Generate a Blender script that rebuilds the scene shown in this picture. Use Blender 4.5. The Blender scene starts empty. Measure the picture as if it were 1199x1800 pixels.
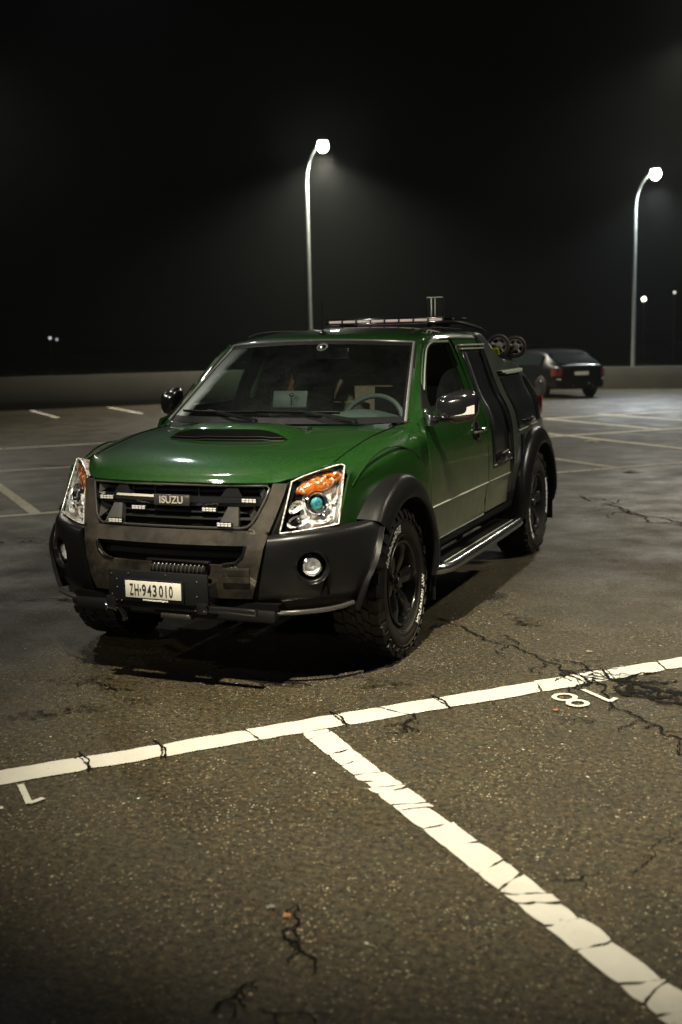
import bpy, bmesh, math, random
import numpy as np
from mathutils import Vector, Matrix
random.seed(7)
rng = np.random.RandomState(11)
C = bpy.context.scene.collection
sc = bpy.context.scene
R_ = math.radians

# ---------------------------------------------------------------- camera
cam_d = bpy.data.cameras.new('camera')
cam = bpy.data.objects.new('camera', cam_d); C.objects.link(cam); sc.camera = cam
cam_d.sensor_fit = 'VERTICAL'; cam_d.sensor_height = 36; cam_d.lens = 39.87
cam_d.clip_start = .1; cam_d.clip_end = 400
_r = Vector((0.92378007, 0.38236298, -0.02071074)); _u = Vector((-0.03771915, 0.14468481, 0.9887586)); _f = Vector((-0.38106121, 0.9126143, -0.14807935))
M4 = Matrix.Identity(4)
for i in range(3):
    M4[i][0] = _r[i]; M4[i][1] = _u[i]; M4[i][2] = -_f[i]
M4.translation = Vector((2.79946488, -5.37269411, 1.6115889))
cam.matrix_world = M4
cam_d.dof.use_dof = True; cam_d.dof.focus_distance = 5.9; cam_d.dof.aperture_fstop = 2.2

# ---------------------------------------------------------------- world and light
w = bpy.data.worlds.new('World'); sc.world = w; w.use_nodes = True
bg = w.node_tree.nodes['Background']
sky = w.node_tree.nodes.new('ShaderNodeTexSky'); sky.sky_type = 'NISHITA'; sky.sun_disc = False
sky.sun_elevation = R_(-4); sky.sun_rotation = R_(200)
w.node_tree.links.new(sky.outputs[0], bg.inputs[0]); bg.inputs[1].default_value = 0.0015
sc.view_settings.view_transform = 'Standard'; sc.view_settings.look = 'None'
sc.view_settings.exposure = -0.2; sc.view_settings.gamma = 1.0
sc.cycles.use_denoising = True
sc.cycles.sample_clamp_indirect = 4.0
sc.cycles.max_bounces = 10; sc.cycles.transparent_max_bounces = 16
sc.cycles.volume_bounces = 0

def lamp(name, kind, loc, energy, col, size=.25, tgt=None, cone=140, blend=.6):
    d = bpy.data.lights.new(name, kind); d.energy = energy; d.color = col
    d.shadow_soft_size = size
    if kind == 'SPOT':
        d.spot_size = R_(cone); d.spot_blend = blend
    o = bpy.data.objects.new(name, d); C.objects.link(o); o.location = loc
    v = (Vector(tgt) - Vector(loc)) if tgt else Vector((0, 0, -1))
    o.rotation_euler = v.to_track_quat('-Z', 'Y').to_euler()
    return o
WHT = (1.0, .93, .77); COOL = (.86, .95, 1.0); WARM = (1.0, .91, .70)
KEY = lamp('street_light_key', 'SPOT', (1.5, -3.8, 7.2), 10500, WARM, .14, (1.6, -.55, 0), 42, 1.0)
lamp('added_spot_far_front', 'SPOT', (-1.5, -24.0, 7.6), 8500, WHT, .15, (0, 1.0, 1.0), 7.5, .9)  # added fill with no known lamp, lights the cab interior and truck front
lamp('added_spot_near_back', 'SPOT', (-6.4, 8.2, 7.4), 150, COOL, .10, (-1, 1, 0), 60, .9)  # added for the highlight on the hood lip, no lamp known there
lamp('added_spot_front', 'SPOT', (-6.5, -8.5, 7.0), 2600, WHT, .2, (-.35, .6, 1.2), 20, 1.0)  # added front fill for headlights, hood and windshield
lamp('added_spot_above', 'SPOT', (-3.2, 1.6, 7.6), 800, WHT, .16, (-.2, .9, 1.4), 36, 1.0)  # added overhead fill for hood and roof
lamp('added_spot_side', 'SPOT', (-7.5, -1.5, 7.2), 700, WHT, .22, (-4.0, 3.5, 0), 84, 1.0)  # added fill for the left side
lamp('street_light_right', 'SPOT', (6.8, 3.6, 7.2), 4200, WHT, .22, (2.4, 3.4, 0), 64, 1.0)
lamp('added_spot_back', 'SPOT', (-14.0, 13.0, 7.2), 1700, WHT, .22, (-8.0, 11.5, 0), 100, 1.0)  # added unseen fill for the ground at far left

# ---------------------------------------------------------------- material helpers
def newmat(name):
    m = bpy.data.materials.new(name); m.use_nodes = True
    nt = m.node_tree; b = nt.nodes['Principled BSDF']
    return m, nt, b
def nd(nt, typ, **kw):
    n = nt.nodes.new(typ)
    for k, v in kw.items():
        if k.startswith('i_'): n.inputs[k[2:].replace('_', ' ')].default_value = v
        else: setattr(n, k, v)
    return n
def mat(name, col, rough=.5, metal=0., coat=0., var=.15, vscale=12., rvar=.1, bump=0., bscale=300., spec=.5, coat_rough=.05, dust=0.):
    m, nt, b = newmat(name)
    b.inputs['Metallic'].default_value = metal; b.inputs['Coat Weight'].default_value = coat
    b.inputs['Coat Roughness'].default_value = coat_rough
    b.inputs['Specular IOR Level'].default_value = spec
    tc = nd(nt, 'ShaderNodeTexCoord'); no = nd(nt, 'ShaderNodeTexNoise', i_Scale=vscale, i_Detail=6.0, i_Roughness=.65)
    nt.links.new(tc.outputs['Object'], no.inputs['Vector'])
    mx = nd(nt, 'ShaderNodeMix', data_type='RGBA')
    mx.inputs[6].default_value = (*[c * (1 - var) for c in col], 1); mx.inputs[7].default_value = (*[min(1, c * (1 + var)) for c in col], 1)
    nt.links.new(no.outputs['Fac'], mx.inputs[0])
    out = mx.outputs[2]
    if dust > 0:
        n2 = nd(nt, 'ShaderNodeTexNoise', i_Scale=3.5, i_Detail=8.0, i_Roughness=.7)
        nt.links.new(tc.outputs['Object'], n2.inputs['Vector'])
        mr = nd(nt, 'ShaderNodeMapRange'); mr.inputs[1].default_value = .42; mr.inputs[2].default_value = .75; mr.inputs[4].default_value = dust
        nt.links.new(n2.outputs['Fac'], mr.inputs[0])
        m2 = nd(nt, 'ShaderNodeMix', data_type='RGBA'); m2.inputs[7].default_value = (.20, .16, .11, 1)
        nt.links.new(mr.outputs[0], m2.inputs[0]); nt.links.new(out, m2.inputs[6]); out = m2.outputs[2]
    nt.links.new(out, b.inputs['Base Color'])
    mr = nd(nt, 'ShaderNodeMapRange'); mr.inputs[3].default_value = max(.02, rough - rvar); mr.inputs[4].default_value = min(1, rough + rvar)
    nt.links.new(no.outputs['Fac'], mr.inputs[0]); nt.links.new(mr.outputs[0], b.inputs['Roughness'])
    if bump > 0:
        nb = nd(nt, 'ShaderNodeTexNoise', i_Scale=bscale, i_Detail=3.0); nt.links.new(tc.outputs['Object'], nb.inputs['Vector'])
        bp = nd(nt, 'ShaderNodeBump', i_Strength=bump, i_Distance=.002); nt.links.new(nb.outputs['Fac'], bp.inputs['Height'])
        nt.links.new(bp.outputs[0], b.inputs['Normal'])
    return m
def emis(name, col, strength):
    m, nt, b = newmat(name); b.inputs['Base Color'].default_value = (*col, 1)
    b.inputs['Emission Color'].default_value = (*col, 1); b.inputs['Emission Strength'].default_value = strength
    return m
def glass(name, tint, gloss=.12, rough=.02, dust=.0, dcol=(.55, .62, .6), dscale=4.0, edge=False):
    m, nt, b = newmat(name); nt.nodes.remove(b)
    out = nt.nodes['Material Output']
    tr = nd(nt, 'ShaderNodeBsdfTransparent'); tr.inputs[0].default_value = (*tint, 1)
    gl = nd(nt, 'ShaderNodeBsdfGlossy'); gl.inputs['Roughness'].default_value = rough
    fr = nd(nt, 'ShaderNodeLayerWeight'); fr.inputs[0].default_value = .5
    pw = nd(nt, 'ShaderNodeMath', operation='POWER'); pw.inputs[1].default_value = 4.0; nt.links.new(fr.outputs['Facing'], pw.inputs[0])
    mul = nd(nt, 'ShaderNodeMath', operation='MULTIPLY_ADD'); mul.inputs[1].default_value = .85; mul.inputs[2].default_value = gloss * .5
    nt.links.new(pw.outputs[0], mul.inputs[0])
    mx = nd(nt, 'ShaderNodeMixShader'); nt.links.new(mul.outputs[0], mx.inputs[0]); nt.links.new(tr.outputs[0], mx.inputs[1]); nt.links.new(gl.outputs[0], mx.inputs[2])
    last = mx.outputs[0]
    if dust > 0:
        tc = nd(nt, 'ShaderNodeTexCoord')
        n1 = nd(nt, 'ShaderNodeTexNoise', i_Scale=dscale, i_Detail=9.0, i_Roughness=.75); nt.links.new(tc.outputs['Object'], n1.inputs['Vector'])
        n2 = nd(nt, 'ShaderNodeTexNoise', i_Scale=160.0, i_Detail=2.0); nt.links.new(tc.outputs['Object'], n2.inputs['Vector'])
        ad = nd(nt, 'ShaderNodeMath', operation='MULTIPLY'); nt.links.new(n1.outputs['Fac'], ad.inputs[0]); nt.links.new(n2.outputs['Fac'], ad.inputs[1])
        mr = nd(nt, 'ShaderNodeMapRange'); mr.inputs[1].default_value = .12; mr.inputs[2].default_value = .42; mr.inputs[4].default_value = dust
        nt.links.new(ad.outputs[0], mr.inputs[0])
        fac = mr.outputs[0]
        if edge:   # pale glare painted over dirt left outside the wiper sweep along one edge
            xyz = nd(nt, 'ShaderNodeSeparateXYZ'); nt.links.new(tc.outputs['Object'], xyz.inputs[0])
            ab = nd(nt, 'ShaderNodeMath', operation='MULTIPLY'); ab.inputs[1].default_value = -1.0; nt.links.new(xyz.outputs['X'], ab.inputs[0])
            ma = nd(nt, 'ShaderNodeMath', operation='MULTIPLY_ADD'); ma.inputs[1].default_value = .335; nt.links.new(xyz.outputs['Z'], ma.inputs[0]); nt.links.new(ab.outputs[0], ma.inputs[2])   # 1.134 at the edge
            m4 = nd(nt, 'ShaderNodeMath', operation='MULTIPLY_ADD'); m4.inputs[1].default_value = .10; nt.links.new(n1.outputs['Fac'], m4.inputs[0]); nt.links.new(ma.outputs[0], m4.inputs[2])
            r4 = nd(nt, 'ShaderNodeMapRange'); r4.inputs[1].default_value = 1.035; r4.inputs[2].default_value = 1.105; r4.inputs[4].default_value = .85; nt.links.new(m4.outputs[0], r4.inputs[0])
            r5 = nd(nt, 'ShaderNodeMapRange'); r5.inputs[1].default_value = 1.60; r5.inputs[2].default_value = 1.18; r5.inputs[3].default_value = .12; nt.links.new(xyz.outputs['Z'], r5.inputs[0])
            m5 = nd(nt, 'ShaderNodeMath', operation='MULTIPLY'); nt.links.new(r4.outputs[0], m5.inputs[0]); nt.links.new(r5.outputs[0], m5.inputs[1])
            m6 = nd(nt, 'ShaderNodeMath', operation='ADD'); nt.links.new(m5.outputs[0], m6.inputs[0]); nt.links.new(fac, m6.inputs[1]); fac = m6.outputs[0]
        df = nd(nt, 'ShaderNodeBsdfDiffuse'); df.inputs[0].default_value = (*dcol, 1)
        g2 = nd(nt, 'ShaderNodeBsdfGlossy'); g2.inputs['Roughness'].default_value = .45; g2.inputs[0].default_value = (.5, .55, .55, 1)
        a2 = nd(nt, 'ShaderNodeMixShader'); a2.inputs[0].default_value = .5; nt.links.new(df.outputs[0], a2.inputs[1]); nt.links.new(g2.outputs[0], a2.inputs[2])
        m2 = nd(nt, 'ShaderNodeMixShader'); nt.links.new(fac, m2.inputs[0]); nt.links.new(last, m2.inputs[1]); nt.links.new(a2.outputs[0], m2.inputs[2])
        last = m2.outputs[0]
    nt.links.new(last, out.inputs['Surface'])
    return m

def paint(name, col):
    m, nt, b = newmat(name)
    tc = nd(nt, 'ShaderNodeTexCoord')
    b.inputs['Metallic'].default_value = .1; b.inputs['Specular IOR Level'].default_value = .08; b.inputs['Coat Weight'].default_value = 1.0; b.inputs['Coat Roughness'].default_value = .06
    vo = nd(nt, 'ShaderNodeTexVoronoi', i_Scale=250.0); nt.links.new(tc.outputs['Object'], vo.inputs['Vector'])
    n1 = nd(nt, 'ShaderNodeTexNoise', i_Scale=2.2, i_Detail=8.0, i_Roughness=.7); nt.links.new(tc.outputs['Object'], n1.inputs['Vector'])
    n3 = nd(nt, 'ShaderNodeTexNoise', i_Scale=55.0, i_Detail=6.0, i_Roughness=.8); nt.links.new(tc.outputs['Object'], n3.inputs['Vector'])
    sp = nd(nt, 'ShaderNodeSeparateColor'); nt.links.new(vo.outputs['Color'], sp.inputs[0])
    mx = nd(nt, 'ShaderNodeMix', data_type='RGBA'); mx.inputs[6].default_value = (*[c * .65 for c in col], 1); mx.inputs[7].default_value = (*[c * 1.45 for c in col], 1)
    nt.links.new(sp.outputs[0], mx.inputs[0])
    mr = nd(nt, 'ShaderNodeMapRange'); mr.inputs[1].default_value = .45; mr.inputs[2].default_value = .8; mr.inputs[4].default_value = .06
    nt.links.new(n1.outputs['Fac'], mr.inputs[0])
    m2 = nd(nt, 'ShaderNodeMix', data_type='RGBA'); m2.inputs[7].default_value = (.05, .065, .035, 1)
    mu = nd(nt, 'ShaderNodeMath', operation='MULTIPLY'); nt.links.new(mr.outputs[0], mu.inputs[0]); nt.links.new(n3.outputs['Fac'], mu.inputs[1])
    nt.links.new(mu.outputs[0], m2.inputs[0]); nt.links.new(mx.outputs[2], m2.inputs[6])
    nt.links.new(m2.outputs[2], b.inputs['Base Color'])
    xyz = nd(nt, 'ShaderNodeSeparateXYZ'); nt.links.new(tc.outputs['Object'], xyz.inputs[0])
    hz_ = nd(nt, 'ShaderNodeMapRange'); hz_.inputs[1].default_value = 1.05; hz_.inputs[2].default_value = .55; hz_.inputs[4].default_value = 1.2; nt.links.new(xyz.outputs['Z'], hz_.inputs[0])  # reflection of the lit ground on the lower sides, painted as a tan fade
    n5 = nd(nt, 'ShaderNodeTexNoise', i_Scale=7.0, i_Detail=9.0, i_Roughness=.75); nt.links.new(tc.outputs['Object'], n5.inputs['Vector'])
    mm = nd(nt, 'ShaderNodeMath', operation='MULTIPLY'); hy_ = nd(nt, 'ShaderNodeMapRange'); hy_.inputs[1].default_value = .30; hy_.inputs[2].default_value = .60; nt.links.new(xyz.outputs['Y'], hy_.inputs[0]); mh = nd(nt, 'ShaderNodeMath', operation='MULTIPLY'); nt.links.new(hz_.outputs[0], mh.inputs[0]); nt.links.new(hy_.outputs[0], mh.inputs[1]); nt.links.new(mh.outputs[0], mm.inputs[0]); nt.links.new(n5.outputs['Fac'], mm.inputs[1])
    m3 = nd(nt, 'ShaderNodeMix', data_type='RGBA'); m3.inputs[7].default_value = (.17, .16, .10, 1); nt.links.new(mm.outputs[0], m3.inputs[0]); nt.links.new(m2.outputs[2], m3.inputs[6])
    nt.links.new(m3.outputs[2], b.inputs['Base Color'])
    r2 = nd(nt, 'ShaderNodeMapRange'); r2.inputs[3].default_value = .30; r2.inputs[4].default_value = .5
    nt.links.new(n3.outputs['Fac'], r2.inputs[0]); nt.links.new(r2.outputs[0], b.inputs['Roughness'])
    r3 = nd(nt, 'ShaderNodeMapRange'); r3.inputs[1].default_value = .35; r3.inputs[2].default_value = .8; r3.inputs[3].default_value = .03; r3.inputs[4].default_value = .12
    nt.links.new(n1.outputs['Fac'], r3.inputs[0]); nt.links.new(r3.outputs[0], b.inputs['Coat Roughness'])
    return m

M = {}
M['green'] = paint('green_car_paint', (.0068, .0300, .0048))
M['box'] = mat('charcoal_green_paint', (.020, .026, .020), .38, 0, .3, .2, 6, .1, .25, 260)
M['fascia'] = mat('bronze_grey_trim', (.0125, .0106, .0084), .38, .2, spec=.22, coat=.0, var=.55, vscale=14, rvar=.08, bump=.25, bscale=500, dust=.22)
M['trim'] = mat('dark_grey_plastic', (.0045, .0045, .0046), .34, 0, .32, spec=.10, var=.15, vscale=8, rvar=.08, bump=.35, bscale=450, coat_rough=.3)
M['black'] = mat('black_plastic', (.006, .006, .006), .5, bump=.2, spec=.12)
M['gloss'] = mat('gloss_black', (.008, .008, .009), .12, 0, 1, .1, 5, .06)
M['panel'] = mat('worn_black_panel', (.010, .011, .013), .22, .1, .6, .4, 7, .12, .25, 40, coat_rough=.12)
M['dark'] = mat('underbody', (.004, .004, .004), .9, spec=0.)
M['rubber'] = mat('tyre_rubber', (.008, .0077, .0074), .6, 0, 0, .3, 25, .1, .3, 220, spec=.22, dust=.13)
M['rim'] = mat('black_alloy', (.014, .014, .014), .33, .3, .3, .2, 10, .08)
M['chrome'] = mat('chrome', (.75, .75, .76), .10, 1, 0, .05, 5, .04)
M['satin'] = mat('brushed_tube', (.42, .44, .45), .24, 1, 0, .1, 20, .06)
M['dchrome'] = mat('dark_chrome', (.10, .095, .09), .22, .7, 0, .2, 15, .08)
M['seal'] = mat('windshield_rubber', (.10, .105, .10), .25, 0, .6)
M['edge'] = mat('pale_metal_and_highlight', (.42, .46, .38), .32, .35, .3, .12, 30)  # pale metal; on body edges the tone stands in for highlights
M['white'] = mat('white_lettering', (.75, .74, .68), .6, var=.08, vscale=60)
M['plate'] = mat('plate_white', (.48, .465, .40), .45, var=.06, vscale=30)
M['ink'] = mat('plate_ink', (.012, .012, .012), .5)
M['lens'] = glass('clear_lens', (.93, .95, .96), .1, .015)
M['reflect'] = mat('reflector', (.90, .89, .86), .35, .2, 0, .06, 30, .1, 1.0, 60)
def faceted(name, cols, scale, rough, metal=.2, coat=0.):
    m, nt, b = newmat(name); tc = nd(nt, 'ShaderNodeTexCoord'); v = nd(nt, 'ShaderNodeTexVoronoi', i_Scale=scale); nt.links.new(tc.outputs['Object'], v.inputs['Vector'])
    sp = nd(nt, 'ShaderNodeSeparateColor'); nt.links.new(v.outputs['Color'], sp.inputs[0]); rp = nd(nt, 'ShaderNodeValToRGB'); nt.links.new(sp.outputs[0], rp.inputs[0])
    el = rp.color_ramp.elements; el[0].color = (*cols[0], 1); el[1].color = (*cols[-1], 1)
    for i, c in enumerate(cols[1:-1]): e = el.new((i + 1) / (len(cols) - 1)); e.color = (*c, 1)
    nt.links.new(rp.outputs[0], b.inputs['Base Color']); b.inputs['Roughness'].default_value = rough; b.inputs['Metallic'].default_value = metal; b.inputs['Coat Weight'].default_value = coat
    bp = nd(nt, 'ShaderNodeBump', i_Strength=.8, i_Distance=.004); nt.links.new(sp.outputs[1], bp.inputs['Height']); nt.links.new(bp.outputs[0], b.inputs['Normal'])
    return m
M['facet'] = faceted('faceted_reflector', [(.10, .10, .10), (.55, .54, .52), (.85, .84, .82), (.95, .94, .93), (.70, .50, .40)], 70., .22, .35)
M['teal'] = faceted('projector_lens', [(.03, .26, .24), (.05, .36, .30), (.03, .08, .26), (.05, .40, .32), (.12, .42, .36)], 90., .1, .2, 1.)
M['amber'] = faceted('amber_lens', [(.08, .015, .002), (.36, .075, .006), (.60, .17, .02), (.26, .05, .004), (.85, .70, .55)], 75., .2, .1, .8)


M['red'] = mat('red_lens', (.22, .008, .010), .2, 0, .8, .1, 40)
M['led'] = mat('led_module', (.62, .60, .56), .3, .3, .3, .3, 160, .1, .8, 120)
M['ws'] = glass('windshield_glass', (.84, .93, .88), .10, .02, .016, edge=True)
M['sg'] = glass('side_glass', (.50, .70, .60), .12, .02, .05)
M['tan'] = mat('partition_board', (.40, .32, .22), .8, var=.35, vscale=30, bump=.5, bscale=120)
M['seat'] = mat('seat_fabric', (.008, .008, .009), .85, spec=.1)
M['dash'] = mat('dashboard', (.035, .045, .045), .55, bump=.3)
M['paper'] = mat('paper_card', (.008, .018, .016), .5, var=.3, vscale=30)
M['orange'] = mat('orange_cloth', (.15, .045, .01), .7)
M['yellow'] = mat('yellow_tag', (.62, .85, .02), .45)
M['cargo'] = mat('pale_strap', (.55, .50, .40), .7)
M['letter'] = mat('pale_metal_letter', (.50, .46, .38), .35, .4)
M['hubgrey'] = mat('pale_grey_hub', (.17, .17, .155), .4, .2)
M['pinkled'] = emis('light_bar_segment', (.80, .62, .60), .13)

# ---------------------------------------------------------------- mesh helpers
def cr(P, n):
    """Catmull-Rom through rows of P (k,...) with n steps per span"""
    P = np.asarray(P, float); k = len(P)
    E = np.concatenate([[2 * P[0] - P[1]], P, [2 * P[-1] - P[-2]]]); out = []
    for i in range(k - 1):
        a, b, c, d = E[i:i + 4]
        for j in range(n):
            t = j / n
            out.append(.5 * (2 * b + (c - a) * t + (2 * a - 5 * b + 4 * c - d) * t * t + (3 * b - a - 3 * c + d) * t ** 3))
    out.append(P[-1]); return np.array(out)
def patch(P, nu=4, nv=4):
    G = cr(P, nu); return np.swapaxes(cr(np.swapaxes(G, 0, 1), nv), 0, 1)
def resample(pts, n):
    pts = np.asarray(pts, float); d = np.r_[0, np.cumsum(np.linalg.norm(np.diff(pts, axis=0), axis=1))]
    t = np.linspace(0, d[-1], n); return np.stack([np.interp(t, d, pts[:, i]) for i in range(pts.shape[1])], 1)

class MB:
    def __init__(s): s.v = []; s.f = []
    def add(s, V, F):
        o = len(s.v); s.v += [tuple(map(float, p)) for p in V]; s.f += [tuple(i + o for i in f) for f in F]; return s
    def grid(s, G, wrap=False):
        G = np.asarray(G); a, b = G.shape[:2]; F = []
        for i in range(a - 1):
            for j in range(b - 1 + (1 if wrap else 0)):
                F.append((i * b + j, i * b + (j + 1) % b, (i + 1) * b + (j + 1) % b, (i + 1) * b + j))
        return s.add(G.reshape(-1, 3), F)
    def sheet(s, G, t, ref=(0, 1.4, .8)):
        G = np.asarray(G, float); a, b = G.shape[:2]
        du = np.gradient(G, axis=0); dv = np.gradient(G, axis=1); N = np.cross(du, dv)
        N /= np.maximum(np.linalg.norm(N, axis=2, keepdims=True), 1e-9)
        c = G.reshape(-1, 3).mean(0); 
        if (N.reshape(-1, 3) @ (c - np.array(ref))).sum() < 0: N = -N
        H = G - N * t
        V = np.concatenate([G.reshape(-1, 3), H.reshape(-1, 3)]); F = []; o = a * b
        for i in range(a - 1):
            for j in range(b - 1):
                q = (i * b + j, i * b + j + 1, (i + 1) * b + j + 1, (i + 1) * b + j); F.append(q); F.append(tuple(x + o for x in q[::-1]))
        ring = [(0, j) for j in range(b)] + [(i, b - 1) for i in range(1, a)] + [(a - 1, j) for j in range(b - 2, -1, -1)] + [(i, 0) for i in range(a - 2, 0, -1)]
        ids = [i * b + j for i, j in ring]
        for k in range(len(ids)):
            p, q = ids[k], ids[(k + 1) % len(ids)]; F.append((q, p, p + o, q + o))
        return s.add(V, F)
    def box(s, c, d, rot=None):
        V = [Vector(((x - .5) * d[0], (y - .5) * d[1], (z - .5) * d[2])) for z in (0, 1) for y in (0, 1) for x in (0, 1)]
        if rot is not None: V = [rot @ v for v in V]
        V = [v + Vector(c) for v in V]
        return s.add(V, [(0, 2, 3, 1), (4, 5, 7, 6), (0, 1, 5, 4), (2, 6, 7, 3), (0, 4, 6, 2), (1, 3, 7, 5)])
    def tube(s, P, r, n=12, cap=True):
        P = np.asarray(P, float); k = len(P); r = np.broadcast_to(r, (k,))
        T = np.gradient(P, axis=0); T /= np.linalg.norm(T, axis=1, keepdims=True)
        up = np.array([0, 0, 1.]) if abs(T[0][2]) < .9 else np.array([1., 0, 0])
        rings = []
        for i in range(k):
            x = np.cross(T[i], up); x /= np.linalg.norm(x); y = np.cross(x, T[i]); up = y
            a = np.linspace(0, 2 * math.pi, n, endpoint=False)
            rings.append(P[i] + r[i] * (np.cos(a)[:, None] * x + np.sin(a)[:, None] * y))
        o = len(s.v); s.grid(np.array(rings), True)
        if cap: s.f.append(tuple(o + i for i in range(n))[::-1]); s.f.append(tuple(o + (k - 1) * n + i for i in range(n)))
        return s
    def lathe(s, prof, axis='x', c=(0, 0, 0), n=48, M=None):
        """prof: list of (along, radius)"""
        G = []
        for h, r in prof:
            ring = []
            for i in range(n):
                a = 2 * math.pi * i / n; p, q = r * math.cos(a), r * math.sin(a)
                v = {'x': (h, p, q), 'y': (q, h, p), 'z': (p, q, h)}[axis]
                v = Vector(v)
                if M is not None: v = M @ v
                ring.append(v + Vector(c))
            G.append(ring)
        return s.grid(np.array(G), True)
    def prism(s, poly, axis, a, b):
        """extrude a 2D polygon (list of (p,q)) along axis from a to b"""
        n = len(poly); V = []
        for h in (a, b):
            for p, q in poly: V.append({'x': (h, p, q), 'y': (p, h, q), 'z': (p, q, h)}[axis])
        F = [tuple(range(n))[::-1], tuple(range(n, 2 * n))] + [(i, (i + 1) % n, n + (i + 1) % n, n + i) for i in range(n)]
        return s.add(V, F)
    def mirror(s):
        o = len(s.v); s.v += [(-x, y, z) for x, y, z in s.v]; s.f += [tuple(i + o for i in f[::-1]) for f in list(s.f)]; return s
    def build(s, name, m, parent=None, smooth=35, bevel=0., bseg=2, loc=None, merge=0.):
        me = bpy.data.meshes.new(name); me.from_pydata(s.v, [], s.f)
        bm = bmesh.new(); bm.from_mesh(me)
        if merge: bmesh.ops.remove_doubles(bm, verts=bm.verts, dist=merge)
        bmesh.ops.recalc_face_normals(bm, faces=bm.faces)
        if bevel > 0:
            ed = [e for e in bm.edges if len(e.link_faces) == 2 and e.calc_face_angle(0) > R_(35)]
            bmesh.ops.bevel(bm, geom=ed, offset=bevel, segments=bseg, profile=.5, affect='EDGES', clamp_overlap=True)
        if smooth:
            for f in bm.faces: f.smooth = True
            for e in bm.edges:
                if len(e.link_faces) == 2 and e.calc_face_angle(0) > R_(smooth): e.smooth = False
        bm.to_mesh(me); bm.free(); me.materials.append(m)
        o = bpy.data.objects.new(name, me); C.objects.link(o)
        if parent: o.parent = parent
        if loc: o.location = loc
        return o
def empty(name, loc=(0, 0, 0), parent=None, rz=0):
    o = bpy.data.objects.new(name, None); C.objects.link(o); o.location = loc; o.rotation_euler = (0, 0, rz)
    o.empty_display_size = .2
    if parent: o.parent = parent
    return o
def tag(o, label=None, cat=None, group=None, kind=None):
    if label: o['label'] = label
    if cat: o['category'] = cat
    if group: o['group'] = group
    if kind: o['kind'] = kind
    return o
def cut(o, cutter):
    md = o.modifiers.new('b', 'BOOLEAN'); md.object = cutter; md.operation = 'DIFFERENCE'; md.solver = 'EXACT'
    bpy.context.view_layer.update()
    dg = bpy.context.evaluated_depsgraph_get(); me = bpy.data.meshes.new_from_object(o.evaluated_get(dg))
    o.modifiers.clear(); old = o.data; o.data = me; me.name = o.name; bpy.data.meshes.remove(old)
    bpy.data.objects.remove(cutter)
def text_mesh(txt, size, depth, sx=1.0, bold=0.0, spacing=1.0):
    cu = bpy.data.curves.new('txt', 'FONT'); cu.body = txt; cu.size = size; cu.extrude = depth; cu.align_x = 'CENTER'; cu.align_y = 'CENTER'
    cu.offset = bold; cu.space_character = spacing; cu.resolution_u = 4
    o = bpy.data.objects.new('txt', cu); C.objects.link(o); bpy.context.view_layer.update()
    me = bpy.data.meshes.new_from_object(o.evaluated_get(bpy.context.evaluated_depsgraph_get()))
    bpy.data.objects.remove(o)
    V = np.array([v.co[:] for v in me.vertices]); F = [tuple(p.vertices) for p in me.polygons]; bpy.data.meshes.remove(me)
    V[:, 0] *= sx; return V, F

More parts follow.
